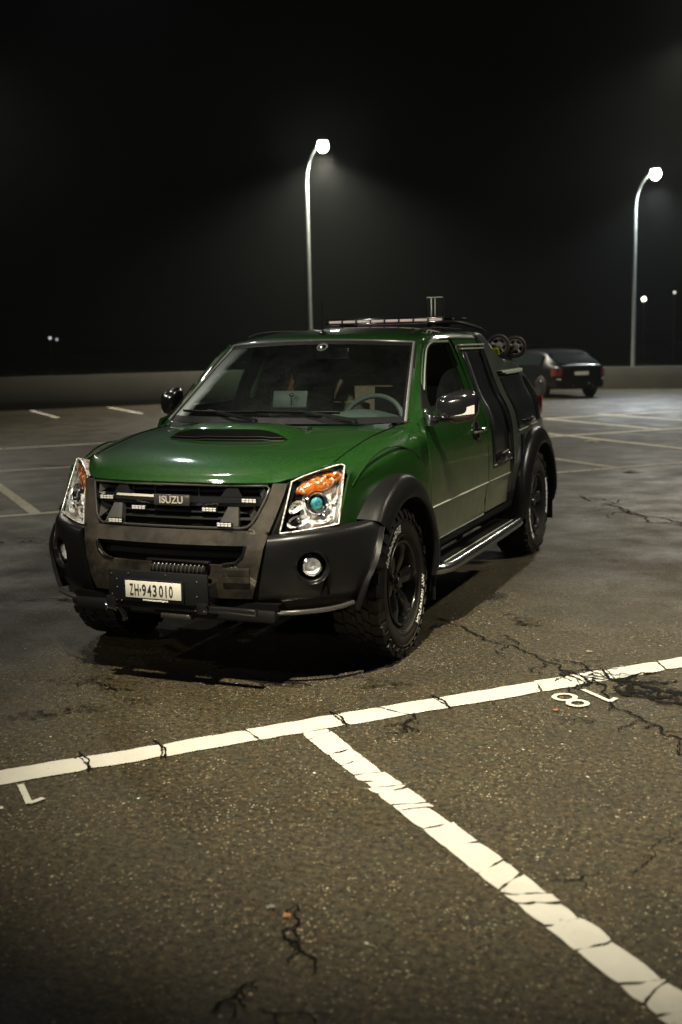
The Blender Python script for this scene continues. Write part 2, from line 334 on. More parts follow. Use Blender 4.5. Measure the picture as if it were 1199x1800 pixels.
# ================================================================= GROUND
def asphalt():
    m, nt, b = newmat('asphalt'); L = nt.links.new
    tc = nd(nt, 'ShaderNodeTexCoord')
    def noise(s, d=6., r=.6):
        n = nd(nt, 'ShaderNodeTexNoise', i_Scale=s, i_Detail=d, i_Roughness=r); L(tc.outputs['Object'], n.inputs['Vector']); return n.outputs['Fac']
    def rng_(x, a, b_, c=0., d=1.):
        n = nd(nt, 'ShaderNodeMapRange'); n.inputs[1].default_value = a; n.inputs[2].default_value = b_; n.inputs[3].default_value = c; n.inputs[4].default_value = d; L(x, n.inputs[0]); return n.outputs[0]
    def mix(f, a, b_, bt='MIX'):
        n = nd(nt, 'ShaderNodeMix', data_type='RGBA', blend_type=bt)
        for i, v in ((0, f), (6, a), (7, b_)):
            if isinstance(v, (tuple, float, int)): n.inputs[i].default_value = v
            else: L(v, n.inputs[i])
        return n.outputs[2]
    base = mix(noise(.7, 8, .65), (.019, .0145, .0075, 1), (.045, .037, .020, 1))
    base = mix(rng_(noise(26, 8, .8), .35, .7), base, (.011, .009, .0065, 1))
    base = mix(rng_(noise(1.3, 7, .7), .47, .66, 0, .75), base, (.0125, .0105, .0075, 1))
    base = mix(rng_(noise(5.5, 6, .7), .54, .72, 0, .7), base, (.011, .010, .008, 1))
    base = mix(rng_(noise(150, 3, .7), .4, .7, 0, .7), base, mix(.5, base, (.085, .073, .038, 1)))
    v = nd(nt, 'ShaderNodeTexVoronoi', i_Scale=105.0); L(tc.outputs['Object'], v.inputs['Vector'])
    s = nd(nt, 'ShaderNodeSeparateColor'); L(v.outputs['Color'], s.inputs[0])
    pick = rng_(s.outputs[0], .80, .84); near = rng_(v.outputs['Distance'], .28, .48, 1, 0)
    mu = nd(nt, 'ShaderNodeMath', operation='MULTIPLY'); L(pick, mu.inputs[0]); L(near, mu.inputs[1])
    stone = mix(s.outputs[1], (.13, .085, .04, 1), (.27, .25, .19, 1))
    cl = nd(nt, 'ShaderNodeMath', operation='MULTIPLY'); L(mu.outputs[0], cl.inputs[0]); L(rng_(noise(3.1, 5, .7), .40, .62, .15, 1.), cl.inputs[1])
    base = mix(cl.outputs[0], base, stone)
    v2 = nd(nt, 'ShaderNodeTexVoronoi', i_Scale=38.0); L(tc.outputs['Object'], v2.inputs['Vector'])
    s2 = nd(nt, 'ShaderNodeSeparateColor'); L(v2.outputs['Color'], s2.inputs[0])
    p2 = rng_(s2.outputs[0], .975, .98); n2 = rng_(v2.outputs['Distance'], .18, .26, 1, 0)
    mu2 = nd(nt, 'ShaderNodeMath', operation='MULTIPLY'); L(p2, mu2.inputs[0]); L(n2, mu2.inputs[1])
    base = mix(mu2.outputs[0], base, mix(s2.outputs[1], (.34, .33, .28, 1), (.17, .12, .07, 1)))
    p3 = rng_(s2.outputs[2], .86, .87); mu3 = nd(nt, 'ShaderNodeMath', operation='MULTIPLY'); L(p3, mu3.inputs[0]); L(n2, mu3.inputs[1])
    base = mix(mu3.outputs[0], base, (.010, .009, .008, 1))
    gm = nd(nt, 'ShaderNodeMix', data_type='RGBA', blend_type='MULTIPLY'); gm.inputs[0].default_value = 1.0
    gr_ = nd(nt, 'ShaderNodeCombineColor'); gv = rng_(noise(42, 4, .75), .34, .66, .22, 1.85)
    for i in range(3): L(gv, gr_.inputs[i])
    tint = mix(rng_(noise(9, 4, .6), .38, .62), (1.07, .99, .90, 1), (.96, 1.0, .97, 1)); tm = nd(nt, 'ShaderNodeMix', data_type='RGBA', blend_type='MULTIPLY'); tm.inputs[0].default_value = 1.0; L(base, tm.inputs[6]); L(tint, tm.inputs[7]); base = tm.outputs[2]
    L(base, gm.inputs[6]); L(gr_.outputs[0], gm.inputs[7]); base = gm.outputs[2]
    L(base, b.inputs['Base Color'])
    b.inputs['Specular IOR Level'].default_value = .28; L(rng_(noise(1.7, 6, .6), .35, .7, .42, .75), b.inputs['Roughness'])
    bp = nd(nt, 'ShaderNodeBump', i_Strength=.55, i_Distance=.004); L(v.outputs['Distance'], bp.inputs['Height'])
    bp2 = nd(nt, 'ShaderNodeBump', i_Strength=.5, i_Distance=.006); L(noise(60, 5, .7), bp2.inputs['Height']); L(bp.outputs[0], bp2.inputs['Normal'])
    L(bp2.outputs[0], b.inputs['Normal'])
    return m
M['asphalt'] = asphalt()
M['line'] = mat('road_paint', (.37, .358, .318), .7, var=.16, vscale=9, spec=.2, bump=.4, bscale=120)
M['oldline'] = mat('worn_road_paint', (.55, .52, .40), .75, spec=.2, var=.3, vscale=2.5, bump=.4, bscale=120)
def worn(m, lo, hi, scale=38.):
    nt = m.node_tree; b = nt.nodes['Principled BSDF']; tc = nd(nt, 'ShaderNodeTexCoord')
    n = nd(nt, 'ShaderNodeTexNoise', i_Scale=scale, i_Detail=8.0, i_Roughness=.75); nt.links.new(tc.outputs['Object'], n.inputs['Vector'])
    n2 = nd(nt, 'ShaderNodeTexNoise', i_Scale=4.0, i_Detail=3.0); nt.links.new(tc.outputs['Object'], n2.inputs['Vector'])
    a = nd(nt, 'ShaderNodeMath', operation='MULTIPLY_ADD'); a.inputs[1].default_value = .35; nt.links.new(n2.outputs['Fac'], a.inputs[0]); nt.links.new(n.outputs['Fac'], a.inputs[2])
    r = nd(nt, 'ShaderNodeMapRange'); r.inputs[1].default_value = lo; r.inputs[2].default_value = hi; nt.links.new(a.outputs[0], r.inputs[0]); nt.links.new(r.outputs[0], b.inputs['Alpha'])
worn(M['line'], .47, .53); worn(M['oldline'], .50, .62, 14.)
M['crack'] = mat('tar_crack', (.004, .0036, .0032), .95, var=.3, spec=.1)
worn(M['crack'], .50, .60, 70.)
g = MB(); g.add([(-150, -60, 0), (150, -60, 0), (150, 240, 0), (-150, 240, 0)], [(0, 1, 2, 3)])
tag(g.build('ground', M['asphalt'], smooth=0), 'worn brown grey asphalt of the parking lot', None, kind='structure')

O2 = np.array([.905, -1.20]); A2 = np.array([.683, .730]); B2 = np.array([.730, -.683])
def gp(s, t, z=0.): p = O2 + A2 * s + B2 * t; return (p[0], p[1], z)
def jag(n, amp): 
    x = rng.randn(n) * amp; x[1:-1] = (x[:-2] + 2 * x[1:-1] + x[2:]) / 4; return x
def painted(name, s0, t0, s1, t1, wd, m, breaks=(), z=.004, jitter=.004, hair=False, label=None):
    """a painted line from (s0,t0) to (s1,t1), split where cracks cross it, ragged edges"""
    P0 = np.array(gp(s0, t0)[:2]); P1 = np.array(gp(s1, t1)[:2]); L_ = np.linalg.norm(P1 - P0); d = (P1 - P0) / L_; nrm = np.array([-d[1], d[0]])
    mb = MB(); cuts = [0.] + sorted(breaks) + [L_]
    skew = {c: rng.uniform(-.5, .5) * wd for c in cuts}; skew[0.] = 0; skew[L_] = 0
    wid = {c: (rng.uniform(.005, .011) if hair else rng.uniform(.008, .014)) for c in cuts}
    NA = 9
    jc = {c: jag(NA, .0035) for c in cuts}
    gp_ = {c: np.clip(.60 + 1.7 * np.convolve(rng.randn(NA), [.3, .4, .3], 'same'), 0, 1.6) if hair else np.clip(1 + .6 * rng.randn(NA), .4, 1.8) for c in cuts}
    for a, b_ in zip(cuts[:-1], cuts[1:]):
        lat = rng.uniform(-.005, .005); wj = 1 + rng.uniform(-.05, .05)
        n = max(3, int((b_ - a) / .035))
        e = jag(n + 1, jitter); e2 = jag(n + 1, jitter); G = []
        for i in range(n + 1):
            u = i / n; row = []
            for j in range(NA):
                v = j / (NA - 1) - .5
                xa = a + (wid[a] / 2 * gp_[a][j] if a > 0 else 0) + skew[a] * v + (jc[a][j] if a > 0 else 0)
                xb = b_ - (wid[b_] / 2 * gp_[b_][j] if b_ < L_ else 0) + skew[b_] * v + (jc[b_][j] if b_ < L_ else 0)
                x = xa + (xb - xa) * u; wv = v * wj * (wd + (e[i] if v > 0 else e2[i])) + lat
                if (i in (0, n)): wv *= .93
                p = P0 + d * x + nrm * wv; row.append((p[0], p[1], z))
            G.append(row)
        mb.grid(np.array(G))
    o = mb.build(name, m, smooth=0); tag(o, label, None, kind='structure'); return o
LW = .148
brk = [.73, 1.12, 1.86, 2.30, 2.62, 3.02, 3.4, 3.62, 3.74, 3.84, 4.0, 4.22, 4.9]
S0 = -2.6
painted('parking_line', S0, -.06, 4.2, -.06, LW, M['line'], [1.1, 1.66, 1.965, 2.354, 2.753, 3.012, 3.257, 3.772, 3.986, 4.037, 4.108, 4.184, 4.494, 5.1], jitter=.010, label='bright white parking line running across the foreground')
hb = list(np.cumsum(.040 + rng.exponential(.045, 90))); hb = [h for h in hb if h < 4.2 and not 1.80 < h < 2.02] + [1.91]
painted('parking_line', 0, .02, 0, 4.6, .120, M['line'], hb, hair=True, jitter=.009, label='cracked white stall line running to the bottom right corner')
for (s0, t0, s1, t1) in ((-9, -7.08, 14, -7.08), (.05, -7.13, .05, -11.30), (7.1, -7.13, 7.1, -11.3), (2.4, -7.13, 2.4, -11.3), (4.75, -7.13, 4.75, -11.3), (9.38, -7.13, 9.38, -11.9), (-2.3, -7.13, -2.3, -11.3),
                         (-9, -11.36, 22, -11.36), (-9, -14.9, 22, -14.9), (11.4, -11.4, 11.4, -14.85), (13.1, -11.4, 13.1, -15.4), (15.4, -11.4, 15.4, -14.85),
                         (.8, -22.6, .8, -26.3), (3.15, -22.6, 3.15, -26.3), (5.2, -22.8, 5.2, -26.3), (7.5, -22.8, 7.5, -26.3), (9.8, -22.8, 9.8, -26.3)):
    L_ = math.hypot(s1 - s0, t1 - t0)
    painted('parking_line', s0, t0, s1, t1, .12, M['oldline'], [x for x in np.cumsum(rng.uniform(.6, 2.2, 40)) if x < L_ - .2], jitter=.006, z=.004 if abs(t0 - t1) < .1 else .0045)

def ribbon(pts, wd, z):
    pts = np.asarray(pts, float); T = np.gradient(pts, axis=0); T /= np.linalg.norm(T, axis=1, keepdims=True); N = np.stack([-T[:, 1], T[:, 0]], 1)
    w_ = np.broadcast_to(wd, (len(pts),))[:, None]
    a = pts - N * w_ / 2; b = pts + N * w_ / 2
    return np.stack([np.c_[a, np.full(len(a), z)], np.c_[b, np.full(len(b), z)]], 1)
def stall_digits(s_mid, t_mid, digits, name, label):
    """digits read from the far side of the line: up = towards +t, first digit at larger s"""
    mb = MB()
    def P(x, y): return (O2 + A2 * (s_mid - x) + B2 * (t_mid - (.5 - y) * .0 + (y - .5) * .20))
    x0 = {0: -.085, 1: .065}
    for k, ch in enumerate(digits):
        cx = x0[k]
        if ch == '1': strokes = [[(cx + .01, 0), (cx + .01, 1.0)], [(cx + .01, .985), (cx - .045, .86)]]
        elif ch == '8':
            ring = lambda cy, rx, ry: [(cx + rx * math.cos(a), cy + ry * math.sin(a)) for a in np.linspace(0, 2 * math.pi, 25)]
            strokes = [ring(.27, .048, .23), ring(.76, .042, .2)]
        elif ch == '7': strokes = [[(cx - .05, .96), (cx + .055, .96)], [(cx + .055, .96), (cx + .02, .55), (cx, 0)]]
        for st in strokes:
            pts = np.array([P(x, y) for x, y in st]); 
            if len(pts) < 5: pts = resample(pts, 8)
            mb.grid(ribbon(pts, .024, .0068 + .0004 * random.random()))
    tag(mb.build(name, M['line'], smooth=0), label, None, kind='structure')
stall_digits(1.245, .185, '18', 'bay_number', 'white bay number 18 painted upside down beside the line')
stall_digits(-1.28, .155, '17', 'bay_number', 'white bay number 17 painted upside down at the left edge')

def crack(pts, wd, seed, branches=4, blen=.12, z=.0062, amp_=.13):
    r = np.random.RandomState(seed); mb = MB()
    def walk(P, w0, amp):
        P = np.asarray(P, float)
        for _ in range(4):
            Q = [P[0]]
            for a, b_ in zip(P[:-1], P[1:]):
                l = np.linalg.norm(b_ - a); n = np.array([-(b_ - a)[1], (b_ - a)[0]]) / max(l, 1e-6)
                Q.append((a + b_) / 2 + n * r.randn() * l * amp); Q.append(b_)
            P = np.array(Q)
        n = len(P); ww = w0 * .45 * (.35 + .9 * np.abs(r.randn(n))) * np.clip(np.minimum(np.arange(n), n - 1 - np.arange(n)) / (n * .12), .1, 1)
        ww = np.convolve(np.pad(ww, 1, 'edge'), [.25, .5, .25], 'valid')
        mb.grid(ribbon(P, ww, z + .0003 * r.rand())); return P
    main = walk(pts, wd, amp_)
    for _ in range(branches):
        i = r.randint(2, len(main) - 2); d = main[min(i + 3, len(main) - 1)] - main[i - 2]; a = math.atan2(d[1], d[0]) + r.choice([-1, 1]) * r.uniform(.5, 1.5)
        l = blen * r.uniform(.4, 1.5); q = main[i] + l * np.array([math.cos(a), math.sin(a)]); walk([main[i], (main[i] + q) / 2 + r.randn(2) * l * .12, q], wd * .6, .2)
    return mb
ck = [([gp(s_, -.20)[:2], gp(s_ + .02, -.075)[:2], gp(s_ - .01, .05)[:2]], .020, 1, .03) for s_ in (-.94, -.635, .153, .657, 1.386)]
ck += [([(.714, .917), (.962, .68), (1.197, .43), (1.357, .36), (1.526, .218), (1.688, .076), (1.782, -.046), (1.85, -.122)], .026, 9, .16),
      ([(1.254, .575), (1.343, .477), (1.41, .35)], .014, 2, .1), ([(1.55, .2), (1.72, .15), (1.86, .0), (1.93, -.06)], .02, 5, .12),
      ([(1.83, -.10), (1.95, -.09), (2.06, -.10), (2.2, -.2), (2.4, -.22), (2.7, -.3)], .05, 12, .2),
      ([(1.95, -.12), (2.026, -.467), (2.074, -.533), (2.184, -.637), (2.29, -.79), (2.5, -.8)], .022, 6, .16),
      ([(2.0, -.2), (2.2, -.36), (2.35, -.36), (2.6, -.5)], .05, 9, .2),
      ([(2.42, -1.70), (2.387, -1.936), (2.341, -2.094)], .010, 3, .08), ([(2.27, -2.05), (2.193, -2.167), (2.12, -2.2)], .009, 2, .08),
      ([(1.444, -2.573), (1.522, -2.684), (1.50, -2.74), (1.559, -2.783), (1.644, -2.843), (1.662, -2.937)], .014, 5, .06),
      ([(1.55, -2.98), (1.525, -3.06), (1.50, -3.16)], .016, 4, .08), ([(1.6, -3.09), (1.7, -3.08), (1.78, -3.05)], .010, 2, .05),
      ([(.611, 6.289), (.938, 5.732), (1.306, 5.072), (1.79, 4.697), (2.6, 4.3)], .035, 8, .4), ([(1.2, 5.5), (1.6, 4.6), (2.2, 4.4)], .03, 6, .4),
      ([(1.245, -.84), (1.269, -.93), (1.25, -1.0), (1.29, -1.1), (1.2, -1.16)], .022, 6, .08),
      ([(-.5, -.95), (-.35, -.93), (-.2, -.99), (-.1, -.97)], .02, 4, .08), ([(.33, -.64), (.42, -.66), (.55, -.62), (.66, -.64)], .022, 5, .08),
      ([(-.2, -1.45), (.1, -1.3), (.3, -1.2)], .006, 2, .08), ([(1.50, -.55), (1.6, -.75), (1.72, -.82)], .006, 3, .06),
      ([(-7.5, 7.4), (-6, 8.5), (-5, 9.8)], .08, 3, .4), ([(-.9, 1.0), (-1.4, .5), (-1.9, .4)], .03, 5, .2)]
for i, (p, wd, nb, bl) in enumerate(ck):
    tag(crack(p, wd, 40 + i, nb, bl, amp_=.10 if bl > .03 else .045).build('ground_crack', M['crack'], smooth=0), None, None, kind='structure')
def stain(cx, cy, rx, ry, ang, seed, m, nblob=14):
    r = np.random.RandomState(seed); mb = MB()
    for _ in range(nblob):
        a = r.uniform(0, 6.28); q = r.rand() ** .7; x, y = math.cos(a) * rx * q, math.sin(a) * ry * q
        x, y = x * math.cos(ang) - y * math.sin(ang), x * math.sin(ang) + y * math.cos(ang)
        n = 26; rad = (rx + ry) * r.uniform(.06, .22) * (1 + .35 * np.cumsum(r.randn(n)) / math.sqrt(n) * .8); rad = np.abs(rad) * (1 + .15 * r.randn(n)); rad[-1] = rad[0]
        V = [(cx + x, cy + y, .0048 + .0012 * r.rand())]; z = V[0][2]
        for k in range(n): V.append((cx + x + rad[k] * math.cos(2 * math.pi * k / n), cy + y + rad[k] * .6 * math.sin(2 * math.pi * k / n), z))
        mb.add(V, [(0, 1 + k, 1 + (k + 1) % n) for k in range(n)])
    return mb
def stainmat():
    m, nt, b = newmat('oil_stain'); L = nt.links.new; tc = nd(nt, 'ShaderNodeTexCoord')
    b.inputs['Base Color'].default_value = (.004, .0035, .003, 1); b.inputs['Roughness'].default_value = .6
    n = nd(nt, 'ShaderNodeTexNoise', i_Scale=22.0, i_Detail=9.0, i_Roughness=.8); L(tc.outputs['Object'], n.inputs['Vector'])
    mr = nd(nt, 'ShaderNodeMapRange'); mr.inputs[1].default_value = .46; mr.inputs[2].default_value = .66; mr.inputs[4].default_value = .8; b.inputs['Specular IOR Level'].default_value = .1; L(n.outputs['Fac'], mr.inputs[0]); L(mr.outputs[0], b.inputs['Alpha'])
    return m
M['stain'] = stainmat()
for i, a in enumerate([(2.35, -.25, .42, .2, -.5, 30), (2.5, -.55, .3, .12, -.5, 16), (1.93, -.72, .12, .06, -.3, 8), (-.45, -.92, .22, .08, .5, 10), (.5, -.66, .16, .05, .1, 8), (.25, -1.95, .05, .04, 0, 4), (.3, -2.1, .05, .04, 0, 4), (-.2, -1.3, .4, .04, .8, 10), (.9, -.5, .2, .1, 0, 8), (1.3, .9, .3, .1, -.8, 8), (-5.2, 3.4, .6, .2, .7, 10), (-3.5, 2.2, .8, .2, .7, 12), (-15, 17, 1.2, .3, .7, 10)]):
    tag(stain(*a[:5], 70 + i, None, a[5]).build('ground_stain', M['stain'], smooth=0), None, None, kind='structure')
# fallen leaves and pebbles on the asphalt
def leafy(name, x, y, s, m, label, cat):
    mb = MB(); n = 9; V = [(0, 0, .012 * s / .03)]
    for k in range(n):
        a = 2 * math.pi * k / n; r = s * (.6 + .5 * random.random()) * (1 if abs(math.cos(a)) > .4 else .6); V.append((r * math.cos(a), r * math.sin(a), random.uniform(.004, .010)))
    mb.add(V, [(0, 1 + k, 1 + (k + 1) % n) for k in range(n)]); mb.add([(x_, y_, .003) for x_, y_, _ in V[1:]], [tuple(range(n))])
    tag(mb.build(name, m, loc=(x, y, .0), smooth=60), label, cat)
M['leaf'] = mat('dry_leaf', (.22, .085, .018), .7); M['leaf2'] = mat('pale_leaf', (.22, .19, .13), .7); M['peb'] = mat('pebble', (.11, .11, .10), .8)
leafy('leaf', 1.475, -2.655, .016, M['leaf'], 'small orange leaf beside the short crack in the foreground asphalt', 'leaf')
leafy('leaf', 1.81, -.62, .018, M['leaf'], 'orange brown leaf on the asphalt just below the painted 18', 'leaf')
leafy('leaf', .33, -2.98, .014, M['leaf2'], 'pale leaf scrap lying near the left frame edge below the 17', 'leaf')
leafy('pebble', 1.41, -2.63, .014, M['peb'], 'round grey pebble left of the orange foreground leaf', 'pebble')
leafy('leaf', 1.78, .36, .022, M['leaf2'], 'pale leaf scrap right of the front wheel above the white line', 'leaf')
leafy('leaf', 1.98, .14, .018, M['leaf2'], 'tiny yellowish leaf just above the white line by the crack', 'leaf')
leafy('leaf', .80, 8.35, .13, M['leaf2'], 'pale litter scrap below the line junction behind the truck', 'litter')
leafy('leaf', -.34, 12.3, .14, M['leaf2'], 'pale litter scrap on the far stalls behind the truck', 'litter')

# ================================================================= WALL
M['concrete'] = mat('old_concrete', (.032, .029, .019), .85, 0, 0, .65, 2.2, .05, .6, 25)
def wallseg(name, s0, p0, p1, h, label):
    mb = MB(); p0 = np.array(p0, float); p1 = np.array(p1, float); L_ = np.linalg.norm(p1 - p0); d = (p1 - p0) / L_; n = np.array([-d[1], d[0]])
    k = 1
    for i in range(k):
        a = p0 + d * L_ * i / k + d * .003; b_ = p0 + d * L_ * (i + 1) / k; c = (a + b_) / 2 + n * .12
        ang = math.atan2(d[1], d[0])
        mb.box((c[0], c[1], h / 2 + random.uniform(-.004, .004)), (np.linalg.norm(b_ - a), .24, h), Matrix.Rotation(ang, 3, 'Z'))
    tag(mb.build(name, M['concrete'], bevel=.012, smooth=30), label, 'wall')
cor = gp(18.0, -26.75)
wallseg('boundary_wall', 0, gp(-14, -26.75)[:2], cor[:2], .88, 'low weathered concrete wall along the left far edge of the lot')
wallseg('boundary_wall', 0, (cor[0] + .05, cor[1] + .02), (12, 31.6), .68, 'low dark concrete wall behind the parked dark car and right lamp')

# verge and dark trees beyond the wall
M['grass'] = mat('dark_grass', (.022, .026, .012), .9)
mb = MB()
for i in range(2600):
    s = random.uniform(-6, 17.6); t = -27.2 - random.random() * 1.4; x, y, _ = gp(s, t); h = random.uniform(.5, 1.1) * (1.25 if random.random() < .04 else 1); a = random.uniform(0, 3.14); dx, dy = math.cos(a) * .012, math.sin(a) * .012
    lx, ly = random.gauss(0, .1), random.gauss(0, .1)
    mb.add([(x - dx, y - dy, 0), (x + dx, y + dy, 0), (x + lx, y + ly, h)], [(0, 1, 2)])
tag(mb.build('grass', M['grass'], smooth=0), 'dry grass growing behind the low wall', 'grass', kind='stuff')
M['bark'] = mat('bark', (.010, .008, .005), .9, var=.3); M['leafd'] = mat('dry_foliage', (.010, .008, .004), .85, var=.4)
def tree(x, y, h, seed, label, cat='tree'):
    r = random.Random(seed); root = empty('bare_tree', (x, y, 0)); tag(root, label, cat, 'bare trees beyond the wall')
    mb = MB(); tips = []
    def limb(p, d, l, rad, lev):
        pts = [np.array(p)]; dd = np.array(d, float)
        for _ in range(4):
            dd = dd + np.array([r.gauss(0, .16), r.gauss(0, .16), r.gauss(.03, .08)]); dd /= np.linalg.norm(dd); pts.append(pts[-1] + dd * l / 4)
        mb.tube(pts, np.linspace(rad, rad * .55, 5), 5 if lev else 8, False)
        if lev < 4:
            for k in range(3 if lev else 5):
                i = r.randint(2, 4); a = r.uniform(0, 6.28); e = dd + np.array([math.cos(a), math.sin(a), r.uniform(-.1, .5)]) * .75; e /= np.linalg.norm(e)
                limb(pts[i], e, l * r.uniform(.5, .72), rad * .5, lev + 1)
        else: tips.append(pts[-1]); tips.append(pts[2])
    limb((0, 0, 0), (0, 0, 1), h * .42, h * .022, 0)
    mb.build('trunk', M['bark'], root)
    cb = MB()
    for p in tips:
        for _ in range(3):
            q = p + np.array([r.gauss(0, .12), r.gauss(0, .12), r.gauss(0, .12)]); s = r.uniform(.03, .07); a = np.array([r.gauss(0, 1), r.gauss(0, 1), r.gauss(0, 1)]); a /= np.linalg.norm(a); b_ = np.cross(a, [.3, .5, .8]); b_ /= np.linalg.norm(b_)
            cb.add([q - a * s, q + b_ * s * .5, q + a * s, q - b_ * s * .5], [(0, 1, 2, 3)])
    cb.build('crown', M['leafd'], root, smooth=0)

# ================================================================= STREET LAMPS
M['pole'] = mat('galvanised_pole', (.22, .24, .225), .38, .6, 0, .2, 6, .1)
M['bulb'] = emis('lamp_bowl', (1.0, .98, .90), 260.)
M['base'] = mat('footing_concrete', (.20, .20, .17), .9, var=.3)
def street_lamp(x, y, h, ang, label, energy=1500, col=WHT, cone=150):
    root = empty('street_lamp', (x, y, 0)); tag(root, label, 'street lamp', 'tall curved street lamps')
    c, s = math.cos(ang), math.sin(ang)
    MB().tube([(0, 0, .25), (0, 0, h * .5), (0, 0, h - 1.1)], [.064, .052, .042], 16).build('pole', M['pole'], root)
    MB().tube(cr([(0, 0, h - 1.1), (.05 * c, .05 * s, h - .75), (.22 * c, .22 * s, h - .36), (.55 * c, .55 * s, h - .04)], 6), .034, 12).build('arm', M['pole'], root)
    MB().box((0, 0, .14), (.36, .36, .28)).build('footing', M['base'], root, bevel=.02)
    hd = MB(); hd.lathe([(0, .001), (0, .14), (.03, .16), (.07, .12), (.09, .001)], 'z', (.62 * c, .62 * s, h - .05), 24); head = hd.build('lamp_head', M['pole'], root)
    b = MB(); b.lathe([(-.29, .001), (-.28, .06), (-.245, .10), (-.19, .14), (-.13, .15), (-.06, .14), (.0, .11)], 'z', (.62 * c, .62 * s, h - .04), 24); b.build('lamp_bowl', M['bulb'], head)
    l = lamp('street_lamp_light', 'SPOT', (x + .62 * c, y + .62 * s, h - .50), energy, col, .2, None, cone, .45)
    return root
street_lamp(-10.72, 25.0, 7.2, R_(-17), 'street lamp with curved arm rising behind the truck roof', 7500)
street_lamp(-2.40, 30.77, 6.55, R_(-17), 'street lamp with concrete footing at the right, behind the dark car', 3000, COOL)
street_lamp(-.35, 17.3, 7.75, R_(-15), 'street lamp whose head is at the top right corner', 1300, COOL) if False else None
def far_lamp(x, y, h, r, e, col, label):
    root = empty('distant_lamp', (x, y, 0)); tag(root, label, 'street lamp')
    MB().tube([(0, 0, 0), (0, 0, h)], .05, 8).build('pole', M['pole'], root)
    MB().lathe([(-r, .001), (-r * .7, r * .7), (0, r), (r * .7, r * .7), (r, .001)], 'z', (0, 0, h + r), 16).build('lamp_globe', emis('globe', col, e), root)
far_lamp(-7.43, 70, 3.8, .13, 18, (1, .95, .82), 'small distant lamp glowing right of the right lamp pole')
far_lamp(-5.55, 70, 4.2, .09, 1.5, (.8, .9, .6), 'tiny faint greenish lamp at the far right')
far_lamp(-53.4, 70, 2.3, .11, 1.2, (.8, .85, .9), 'tiny distant white light at the far left, left of the pair')
far_lamp(-52.75, 70, 2.2, .09, .9, (.8, .85, .9), 'tiny distant white light at the far left, right of the pair')
# the lamp just outside the upper right corner
street_lamp(1.42, 17.3, 7.75, R_(150), 'street lamp whose glow shows at the upper right corner of the photo', 2300, WHT)

# ================================================================= PICKUP TRUCK
T = empty('pickup_truck', (0, 0, 0)); tag(T, 'dark green pickup truck with black utility box in the middle of the lot', 'pickup truck')
_zx = np.array([(.30, .74), (.40, .80), (.47, .835), (.50, .855), (.60, .862), (.645, .868), (.665, .872), (.70, .884), (.73, .885), (.85, .886), (1.0, .877), (1.1, .858), (1.17, .830), (1.22, .796), (1.3, .760), (1.4, .724), (1.5, .686), (1.58, .654), (1.62, .632), (1.66, .60), (1.70, .55)])
def Xs(z, y=1.0):
    x = np.interp(z, _zx[:, 0], _zx[:, 1])
    if y < .4: x = x * (1 - .100 * min(1.3, ((.4 - y) / .85)) ** 1.8)
    return x
def side(y, z, off=0.): return (Xs(z, y) + off, y, z)
def both(fn, name, m, **k):
    """build the +x part and its mirror as two objects"""
    out = []
    for s in (1, -1):
        mb = MB(); fn(mb)
        if s < 0: mb.v = [(-x, y, z) for x, y, z in mb.v]; mb.f = [f[::-1] for f in mb.f]
        out.append(mb.build(name, m, T, **k))
    return out

# --- hood
def zs(y): return np.interp(y, [-.42, -.24, .03, .28, .55], [1.04, 1.077, 1.12, 1.142, 1.155])
us = [0, .2, .4, .58, .7, .8, .87, .94, 1.0]
fr = [(0, -.728, .972), (.145, -.726, .972), (.29, -.715, .972), (.42, -.690, .972), (.51, -.655, .974), (.565, -.600, .990), (.608, -.545, 1.006), (.652, -.475, 1.026), (.690, -.400, 1.043)]
rows = []
for v in (0, .02, .06, .13, .28, .5, .75, 1.0):
    row = []
    for u, f in zip(us, fr):
        yr = .28 + .24 * u ** 2; xr = .70 * u; y = f[1] + (yr - f[1]) * v; x = f[0] + (xr - f[0]) * v ** .7 if u < 1 else .69 + .01 * v
        zt = np.interp(y, [-.72, -.62, -.52, -.42, -.2, .1, .38, .5], [1.00, 1.040, 1.064, 1.081, 1.107, 1.142, 1.168, 1.172]) - .012 * u ** 2
        if u == 1: z = zs(y) if v > 0 else f[2]
        else:
            lip = {0: 0, .02: .35, .06: .75, .13: .93}.get(v, 1.0); z = f[2] + (zt - f[2]) * lip if v < .28 else zt
            e = max(0, (u - .8) / .2) ** 2; z = z * (1 - e) + zs(y) * e if v > .1 else z
        row.append((x, y, z))
    rows.append([(-p[0], p[1], p[2]) for p in row[:0:-1]] + row)
HG = patch(rows, 5, 4)
hood = MB().sheet(HG, .018, (0, 0, .3)).build('hood', M['green'], T)
for e in (0, -1):
    MB().tube([(p[0] * 1.003, p[1], p[2] + .0005) for p in HG[:, e]], .0032, 6).build('hood_gap', M['dark'], hood)
def hoodz(x, y):
    d = (HG[..., 0] - x) ** 2 + (HG[..., 1] - y) ** 2; i = np.argmin(d); return HG.reshape(-1, 3)[i, 2]
